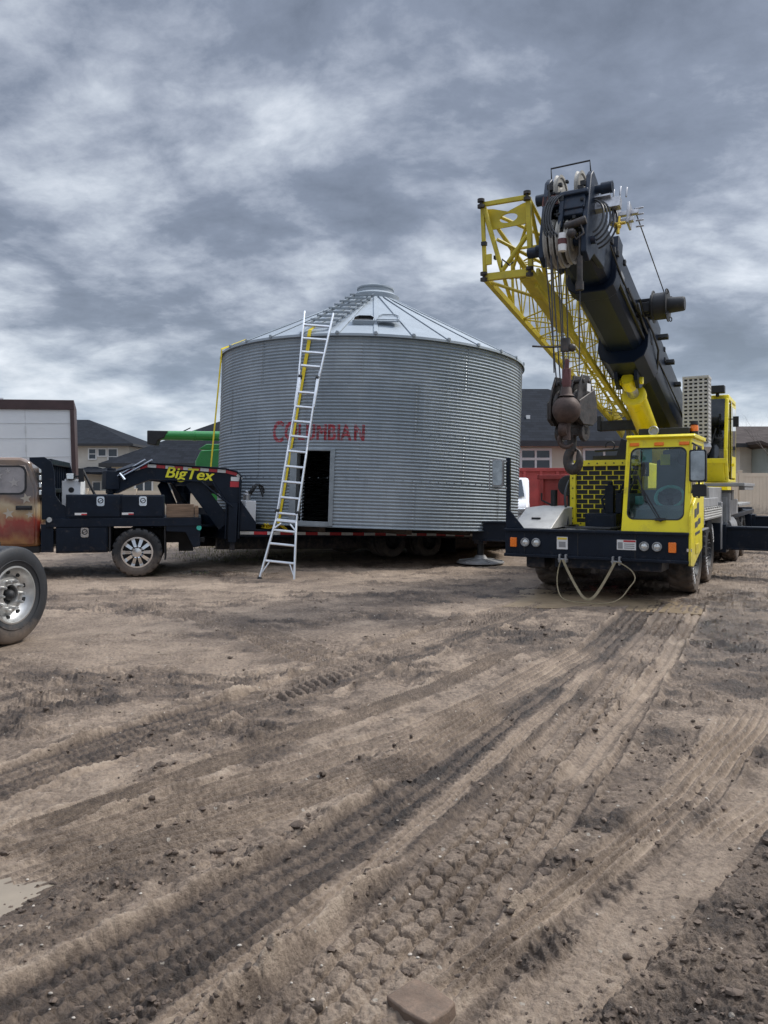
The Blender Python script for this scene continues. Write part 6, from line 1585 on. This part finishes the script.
mb = MB(); mb.box(.237, .241, -.05, .05, 2.75, 2.85); mb.box(-.05, .03, -.15, -.13, 2.86, 2.94); mb.build('load_plate', 'sticker', hb)
mb = MB(); mb.cyl((0, 0, 2.0), (0, 0, 2.25), .06)
hk = [(0, 2.22), (.0, 2.12), (-.03, 2.04)] + [( .035 + .115 * math.cos(a_), 1.90 + .13 * math.sin(a_)) for a_ in np.linspace(R(130), R(375), 16)] + [(.135, 1.99), (.115, 2.02)]
rr = [.055, .055, .06] + list(np.linspace(.062, .075, 8)) + list(np.linspace(.073, .045, 8)) + [.03, .014]
mb.tube([(a * .72, 0, b) for a, b in hk], rr, 14)
mb.bar((.095, 0, 2.0), (.02, 0, 2.08), .03, .012)
hook = mb.build('hook', 'greasy', hb)

bl = empty('headache_ball', (0, 0, 0), 0, 'round rusty headache ball with red swivel hanging in front of the hook block', 'headache ball'); bl.matrix_world = CRW @ Matrix.Translation((0.12, -1.60, -.03))
mb = MB(); mb.sphere((0, 0, 2.57), .175, 36, 24); mb.lathe([(.10, .17), (.07, .2), (.06, .27), (.04, .29)], (0, 0, 2.57), (0, 0, 1), 20); mb.build('ball', 'rust', bl, smooth=60)
mb = MB(); mb.lathe([(.001, .0), (.045, .0), (.06, .08), (.04, .2), (.025, .28), (.001, .28)], (0, 0, 2.83), (0, 0, 1), 14); mb.box(-.05, .05, -.03, .03, 2.9, 3.08); mb.tube([(0, 0, 3.06), (.01, 0, 3.2)], .03); mb.build('swivel', 'redpaint', bl, bevel=.008)
mb = MB(); mb.lathe([(.001, -.05), (.09, -.05), (.1, 0), (.09, .05), (.001, .05)], (-.03, .0, 2.33), (1, 0, 0), 20); mb.cyl((0, 0, 2.2), (0, 0, 2.42), .05); mb.tube([( .09 * math.cos(a_), 0, 2.20 + .09 * math.sin(a_)) for a_ in np.linspace(R(100), R(330), 12)], [.03] * 8 + [.027, .022, .016, .01], 10); mb.build('ball_hook', 'rust', bl)
mb = MB(); mb.tube([(-.44, .0, 3.40), (-.2, .02, 3.37), (.06, .03, 3.36)], .012); mb.cyl((-.02, .02, 3.30), (-.02, .02, 3.46), .06); mb.sphere((.06, .03, 3.34), .05); mb.build('limit_switch_weight', 'greasy', bl)

# tow strap hung from the bumper eyes
mb = MB()
def cat(p, q, sag, n=16, fwd=0.):
    p, q = Vector(p), Vector(q); return [p.lerp(q, k / n) + Vector((0, -fwd * math.sin(math.pi * k / n), -sag * (1 - (2 * k / n - 1) ** 2))) for k in range(n + 1)]
a_ = Vector((-.39, -.07, .545)); b_ = Vector((.35, -.07, .545))
v_ = [a_, Vector((-.30, -.12, .38)), Vector((-.12, -.28, .16)), Vector((-.02, -.36, .06)), Vector((.06, -.38, .03)), Vector((.13, -.34, .07)), Vector((.20, -.24, .2)), Vector((.29, -.13, .4)), b_]
def smooth(p, it=2):
    for _ in range(it):
        q = [p[0]]
        for i in range(len(p) - 1): q += [p[i].lerp(p[i + 1], .25), p[i].lerp(p[i + 1], .75)]
        p = q + [p[-1]]
    return p
ribbon(mb, [CRW @ p for p in smooth(v_)], (-.3, -1, .2), .036, .008)
mb.tube([CRW @ p for p in smooth([a_ + Vector((-.03, 0, 0)), Vector((-.46, -.12, .35)), Vector((-.42, -.25, .16)), Vector((-.30, -.45, .035)), Vector((-.10, -.60, .02)), Vector((.15, -.62, .02)), Vector((.40, -.48, .02)), Vector((.52, -.36, .10)), Vector((.58, -.26, .22)), Vector((.66, -.18, .33)), Vector((.60, -.13, .44)), Vector((.46, -.09, .52)), b_ + Vector((.03, 0, 0))])], .009, 8)
tag(mb.build('tow_strap', 'tow'), 'tan tow strap looped under the crane bumper and drooping to the mud', 'tow strap')
# ------------------------------------------------------------------ background
def window(parent, x0, x1, z0, z1, T, cols=1, rows=1, name='window'):
    """frame ring with panes, in the xz plane of T, facing -y"""
    mb = MB(); f = .09
    mb.box(x0 - f, x1 + f, -.05, .02, z1, z1 + f, T); mb.box(x0 - f, x1 + f, -.06, .02, z0 - f, z0, T); mb.box(x0 - f, x0, -.05, .02, z0, z1, T); mb.box(x1, x1 + f, -.05, .02, z0, z1, T)
    for c in range(1, cols): x = x0 + (x1 - x0) * c / cols; mb.box(x - .04, x + .04, -.045, .02, z0, z1, T)
    for r in range(1, rows): z = z0 + (z1 - z0) * r / rows; mb.box(x0, x1, -.04, .02, z - .03, z + .03, T)
    w = mb.build(name, 'trim', parent)
    mb = MB(); mb.box(x0, x1, -.012, .0, z0, z1, T); mb.build('pane', 'winglass', w); return w
def hip_roof(mb, x0, x1, y0, y1, z0, z1, ov=.5, hipl=True, hipr=True, th=.16):
    a0, a1, b0, b1 = x0 - ov, x1 + ov, y0 - ov, y1 + ov; ym = (y0 + y1) / 2; h = (b1 - b0) / 2
    l = a0 + (h if hipl else 0); r = a1 - (h if hipr else 0)
    vs = [(a0, b0, z0), (a1, b0, z0), (a1, b1, z0), (a0, b1, z0), (l, ym, z1), (r, ym, z1)]
    vs += [(x, y, z - th) for x, y, z in vs[:4]]
    fs = [(0, 1, 5, 4), (1, 2, 5), (2, 3, 4, 5), (3, 0, 4), (6, 7, 1, 0), (7, 8, 2, 1), (8, 9, 3, 2), (9, 6, 0, 3), (9, 8, 7, 6)]
    mb.add(vs, fs)
def house(name, loc, rz, w, d, zb, ze, zr, wall, roof, label, hipl=True, hipr=True, wins=(), ov=.5, gable=None):
    root = empty(name, loc, rz, label, 'house')
    mb = MB(); mb.box(0, w, 0, d, zb, ze - .17)
    if not hipl: mb.prism([(-0.0, ze - .17), (d, ze - .17), (d / 2, zr - .35)], .0, .15, 'x')
    if not hipr: mb.prism([(-0.0, ze - .17), (d, ze - .17), (d / 2, zr - .35)], w - .15, w, 'x')
    mb.build('wall', wall, root)
    mb = MB(); hip_roof(mb, 0, w, 0, d, ze, zr, ov, hipl, hipr); rf = mb.build('roof', roof, root, smooth=10)
    mb = MB(); mb.box(-ov, w + ov, -ov - .03, -ov, ze - .20, ze + .01); mb.box(-ov - .03, -ov, -ov, d + ov, ze - .20, ze + .01); mb.box(w + ov, w + ov + .03, -ov, d + ov, ze - .2, ze + .01); mb.build('gutter', 'fascia', rf)
    for (x0, x1, z0, z1, c, r) in wins: window(root, x0, x1, z0, z1, Matrix.Identity(4), c, r)
    return root, rf
# two-storey house on the left
hl, rl = house('house', (-36, 65, 0), 0, 14.4, 11, 0, 5.45, 8.0, 'beigesiding', 'roofdark', 'beige two-storey house with a dark hipped roof right of the white box trailer', wins=[(11.05, 11.6, 4.2, 5.0, 1, 2), (11.85, 12.45, 4.45, 5.0, 1, 1), (12.7, 13.4, 3.75, 5.0, 1, 2), (4, 6, 3.8, 5, 2, 1), (11.4, 12.0, 1.2, 2.2, 1, 1)])
mb = MB(); hip_roof(mb, 10.2, 12.9, -1.6, 0.4, 3.05, 3.5, .3); hip_roof(mb, 12.6, 17.5, -2.5, 6, 3.0, 4.9, .4); mb.build('lower_roof', 'roofdark', hl, smooth=10)
mb = MB(); mb.box(12.9, 17.2, -2.2, -.05, 0, 2.9); mb.build('garage', 'greysiding', hl)
# one-storey house with a broad hipped roof
h2, r2 = house('house', (-14.9, 42, 0), 0, 17.5, 13.5, 0, 3.0, 6.7, 'tansiding', 'roofdark', 'low house with a broad dark hipped roof seen behind the trailer gooseneck', wins=[(1.35, 2.2, 1.1, 2.15, 2, 1), (2.75, 3.3, 1.1, 2.15, 1, 1), (3.65, 4.2, 1.1, 2.15, 1, 1), (6, 7.4, 1.1, 2.2, 2, 1)])
# house behind the crane
h3, r3 = house('house', (3.0, 30.2, .0), 0, 9.2, 9.5, 0, 3.45, 6.15, 'tansiding', 'roofdark', 'tan house with charcoal roof and white windows right behind the crane', hipl=False, hipr=True, wins=[(1.85, 2.2, 1.2, 3.1, 1, 1), (2.42, 3.5, 1.2, 3.1, 2, 1), (4.9, 6.4, 1.6, 3.1, 2, 1)], ov=.4)
mb = MB(); mb.box(1.85, 2.2, -.055, -.02, 2.72, 2.82); mb.build('window_head', 'trim', h3)
mb = MB(); mb.box(2.42, 3.5, -.055, -.02, 2.72, 2.82); mb.build('window_head', 'trim', h3)
mb = MB(); mb.box(1.6, 1.9, 3.2, 3.5, 5.2, 5.85); mb.build('roof_vent', 'fascia', r3)
mb = MB(); mb.box(2.9, 3.05, 1.6, 1.75, 4.4, 4.65); mb.build('roof_vent', 'trim', r3)
# house on the right with a grey-green gable
h4, r4 = house('house', (19.0, 41, .4), 0, 16, 11, 0, 3.6, 5.0, 'beigesiding', 'roofbrown', 'beige house with a grey-brown roof and grey-green gable wing beyond the vinyl fence', hipl=False, hipr=False, ov=.6)
mb = MB(); mb.prism([(.6, 0), (.6, 3.45), (4.0, 2.0), (9, 2.0), (9, 0)], -1.6, -.05, 'y'); mb.build('gable_wing', 'greysiding', h4)
mb = MB(); mb.prism([(.1, 3.5), (.1, 3.66), (4.3, 1.95), (4.3, 1.8)], -2.1, -.1, 'y'); mb.build('wing_roof', 'roofbrown', h4)

# vinyl fences
def vfence(A, B, z0, ht, label, grp=None):
    A = Vector((*A, 0)); B = Vector((*B, 0)); L = (B - A).length; rz = math.atan2(B.y - A.y, B.x - A.x)
    root = empty('vinyl_fence', (A.x, A.y, z0), rz, label, 'fence', grp); n = int(L / 2.4)
    for k in range(n + 1):
        mb = MB(); x = k * 2.4; mb.box(x - .065, x + .065, -.065, .065, -.3, ht + .06); mb.box(x - .08, x + .08, -.08, .08, ht + .06, ht + .10); mb.build('post', 'vinyl', root, bevel=.01)
        if k < n:
            mb = MB(); mb.box(x + .066, x + 2.334, -.03, .03, ht - .16, ht); mb.box(x + .066, x + 2.334, -.03, .03, .05, .2)
            for j in range(15): mb.box(x + .07 + j * .151, x + .07 + j * .151 + .145, -.018, .018, .2, ht - .16)
            mb.build('panel', 'vinyl', root)
vfence((10.5, 33), (25, 33), .45, 1.83, 'tan vinyl privacy fence behind the crane outriggers at the right')
vfence((-19.5, 38), (-4.2, 38), -.1, 1.62, 'low tan vinyl fence seen beneath the trailer gooseneck')

# white box trailer
bt = empty('box_trailer', (-8.3, 20.8, 0), R(3), 'tall white panelled box trailer with dark brown edge rails behind the pickup cab', 'trailer'); bt.rotation_euler = (0, R(-1.6), R(20.3))
mb = MB(); mb.box(-7.5, -.09, .02, 2.5, .95, 3.72); body = mb.build('box', 'panelwhite', bt)
mb = MB()
for z in (1.45, 1.95, 2.45, 2.95, 3.35): mb.box(-7.5, -.1, .012, .02, z, z + .012)
for x in (-1.2, -2.25, -3.3, -4.4, -5.5): mb.box(x, x + .012, .010, .02, .95, 3.72)
for x in (-1.2, -2.25):
    for z in (1.5, 2.1, 2.6, 3.1): mb.box(x - .012, x + .02, .004, .01, z, z + .18)
mb.build('panel_seam', pm('grey_seam', (.56, .57, .57), .5), body)
mb = MB(); mb.box(-7.55, .02, -.03, 2.54, 3.72, 3.98); mb.box(-.09, .02, -.03, 2.54, .85, 3.72); mb.box(-7.55, .0, -.02, 2.52, .85, .95); mb.box(-7.6, -7.5, -.03, 2.54, .85, 3.98); mb.build('edge_rail', 'brownrail', bt, bevel=.01)
mb = MB()
for k in range(9): mb.box(-2.62 + k * .085, -2.555 + k * .085, -.034, -.03, 3.82, 3.90)
mb.build('rail_decal', pm('pale_yellow_decal', (.62, .5, .25), .6), bt)
mb = MB(); mb.box(-2.0, -1.7, .0, .05, 3.98, 4.02); mb.build('roof_clip', 'panelwhite', bt)
for x in (-6.6, -5.5):
    for y, s in ((.25, -1), (2.25, 1)): wheel(bt, (x, y, .5), (0, s, 0), .5, .28, .29)
mb = MB(); mb.box(-1.6, -1.45, .3, .45, .1, .9); mb.box(-1.65, -1.4, .25, .5, .05, .1); mb.build('landing_leg', 'greysteel', bt)

# green combine harvester behind the gooseneck
gh = empty('combine_harvester', (-6.1, 26.5, 0), 0, 'green combine harvester with a long level unloading auger, half hidden by the grain bin', 'combine')
mb = MB(); mb.prism([(-.55, 1.2), (-.55, 2.55), (-.35, 2.95), (.6, 3.0), (3.6, 3.0), (3.6, 1.1), (.3, 1.0)], .5, 3.2, 'y'); b = mb.build('body', 'green', gh, bevel=.06)
mb = MB(); mb.prism([(-.50, 2.98), (-.2, 3.18), (3.4, 3.2), (3.5, 3.0)], .7, 3.0, 'y'); mb.build('grain_tank', 'green', b, bevel=.03)
mb = MB(); mb.box(-.75, 2.4, .2, .5, 2.18, 2.36); mb.build('side_ledge', 'black', b, bevel=.02)
mb = MB(); mb.cyl((-2.05, .3, 3.46), (3.0, .3, 3.40), .165, n=24); mb.cyl((-.55, .3, 3.44), (-.45, .3, 3.44), .18, n=24); mb.tube([(2.9, .3, 3.4), (3.2, .5, 3.2), (3.2, 1.0, 2.6)], .17, 16); au = mb.build('unloading_auger', 'green', gh)
mb = MB(); mb.prism([(-2.12, 3.62), (-2.12, 3.14), (-1.80, 3.10), (-1.74, 3.28), (-1.52, 3.36), (-1.40, 3.60)], .12, .48, 'y'); mb.build('spout', 'black', au, bevel=.03)
mb = MB(); mb.tube([(-.9, .3, 3.6), (-.65, .3, 3.72)], .02); mb.build('lamp_bracket', 'black', au)
for (x, y, r, wd) in ((2.9, .4, .95, .6), (2.9, 3.3, .95, .6), (.2, .5, .6, .4), (.2, 3.2, .6, .4)): wheel(gh, (x, y, r), (0, -1 if y < 1 else 1, 0), r, wd, r * .5, 'mud', rimmat='logoyellow')

# red dump containers and white van-like pickup between bin and crane
def container(loc, rz, L, W, H, label):
    root = empty('waste_container', loc, rz, label, 'container', 'red containers beyond the crane')
    mb = MB(); mb.box(0, L, 0, .05, .2, H); mb.box(0, L, W - .05, W, .2, H); mb.box(0, .05, .05, W - .05, .2, H); mb.box(L - .05, L, .05, W - .05, .2, H); mb.box(.05, L - .05, .05, W - .05, .2, .26); b = mb.build('body', 'redbox', root)
    mb = MB(); mb.box(-.05, L + .05, -.07, .0, H - .08, H + .04); mb.box(-.05, L + .05, W, W + .07, H - .08, H + .04); mb.box(-.07, 0, -.07, W + .07, H - .08, H + .04); mb.box(L, L + .07, -.07, W + .07, H - .08, H + .04); mb.box(-.02, L + .02, -.08, .0, .18, .32); mb.build('rim', 'redbox', b, bevel=.01)
    n = int(L / .55)
    for k in range(n + 1):
        mb = MB(); x = .06 + (L - .14) * k / n; mb.box(x - .05, x + .05, -.06, .0, .32, H - .08); mb.build('rib', 'redbox', b)
    for y in (.2, W / 2, W - .2):
        mb = MB(); mb.box(-.06, 0, y - .05, y + .05, .3, H - .08); mb.build('rib', 'redbox', b)
    for x in (.4, L - .4):
        mb = MB(); mb.cyl((x, .1, .1), (x, .3, .1), .1, n=14); mb.build('roller', 'black', root)
container((4.25, 20.9, .0), R(-30), 4.6, 1.7, 1.92, 'red ribbed steel container standing nearest behind the hook')
container((4.4, 27.6, .1), R(-4), 4.8, 1.6, 2.2, 'taller red steel container rising behind the nearer red one')
wp = empty('white_pickup', (3.22, 21.9, .05), R(-100), 'white pickup mostly hidden by the right edge of the grain bin', 'pickup truck')
# local x points to its front
mb = MB(); mb.prism([(.1, .45), (.1, .75), (.0, 1.0), (-.15, 1.12), (-1.15, 1.22), (-1.75, 1.80), (-2.0, 1.88), (-3.0, 1.88), (-3.25, 1.25), (-4.9, 1.22), (-4.9, .5)], -.92, .92, 'y'); bd = mb.build('body', 'white', wp, bevel=.09)
mb = MB(); mb.add([(-1.20, -.78, 1.27), (-1.20, .78, 1.27), (-1.74, .70, 1.79), (-1.74, -.70, 1.79)], [(0, 1, 2, 3)], Matrix.Translation((.03, 0, .03))); mb.build('windscreen', 'winglass', bd)
for s in (-1, 1):
    mb = MB(); mb.prism([(-1.35, 1.27), (-1.80, 1.74), (-2.9, 1.74), (-3.08, 1.27)], s * .925 - .004, s * .925 + .004, 'y'); mb.build('side_window', 'winglass', bd)
    mb = MB(); mb.box(.06, .13, s * .62 - .17, s * .62 + .17, .82, .98); mb.build('headlight', 'lamp', bd, bevel=.02)
mb = MB(); mb.box(.02, .2, -.9, .9, .45, .66); mb.build('bumper', 'black', wp, bevel=.03)
for x in (-.75, -4.0):
    for s in (-1, 1): wheel(wp, (x, s * .86, .40), (0, s, 0), .40, .25, .24, rimmat='steel')

# bare tree at the right edge
def bare_tree(loc, label):
    root = empty('bare_tree', loc, 0, label, 'tree'); rnd = random.Random(21)
    mb = MB(); tw = MB()
    def grow(p, d, r, L, lv):
        q = p; pts = [p]; rs = [r]
        for k in range(4):
            d = (d + Vector((rnd.uniform(-.18, .18), rnd.uniform(-.18, .18), .06))).normalized(); q = q + d * L / 4; pts.append(q); rs.append(r * (1 - .14 * (k + 1)))
        (mb if lv < 2 else tw).tube(pts, rs, 6 if lv < 2 else 4)
        if lv < 5:
            for _ in range(3 if lv < 3 else 2):
                i = rnd.randint(2, 4); dd = (d + Vector((rnd.uniform(-.9, .9), rnd.uniform(-.9, .9), rnd.uniform(-.1, .5)))).normalized(); grow(pts[i], dd, rs[i] * .62, L * .7, lv + 1)
    grow(Vector((0, 0, 0)), Vector((0, 0, 1)), .11, 2.2, 0)
    mb.build('trunk', 'bark', root); tw.build('branches', 'bark', root)
bare_tree((19.4, 37.5, .5), 'small bare leafless tree beyond the tan fence on the right')
# snow-white roof plant over the fence: low white shed top
# ------------------------------------------------------------------ last pass: at most thing > part > sub-part
def depth(o):
    n = 0
    while o.parent is not None: n += 1; o = o.parent
    return n
for o in list(scn.objects):
    while depth(o) > 2: o.parent = o.parent.parent
bpy.context.view_layer.update()
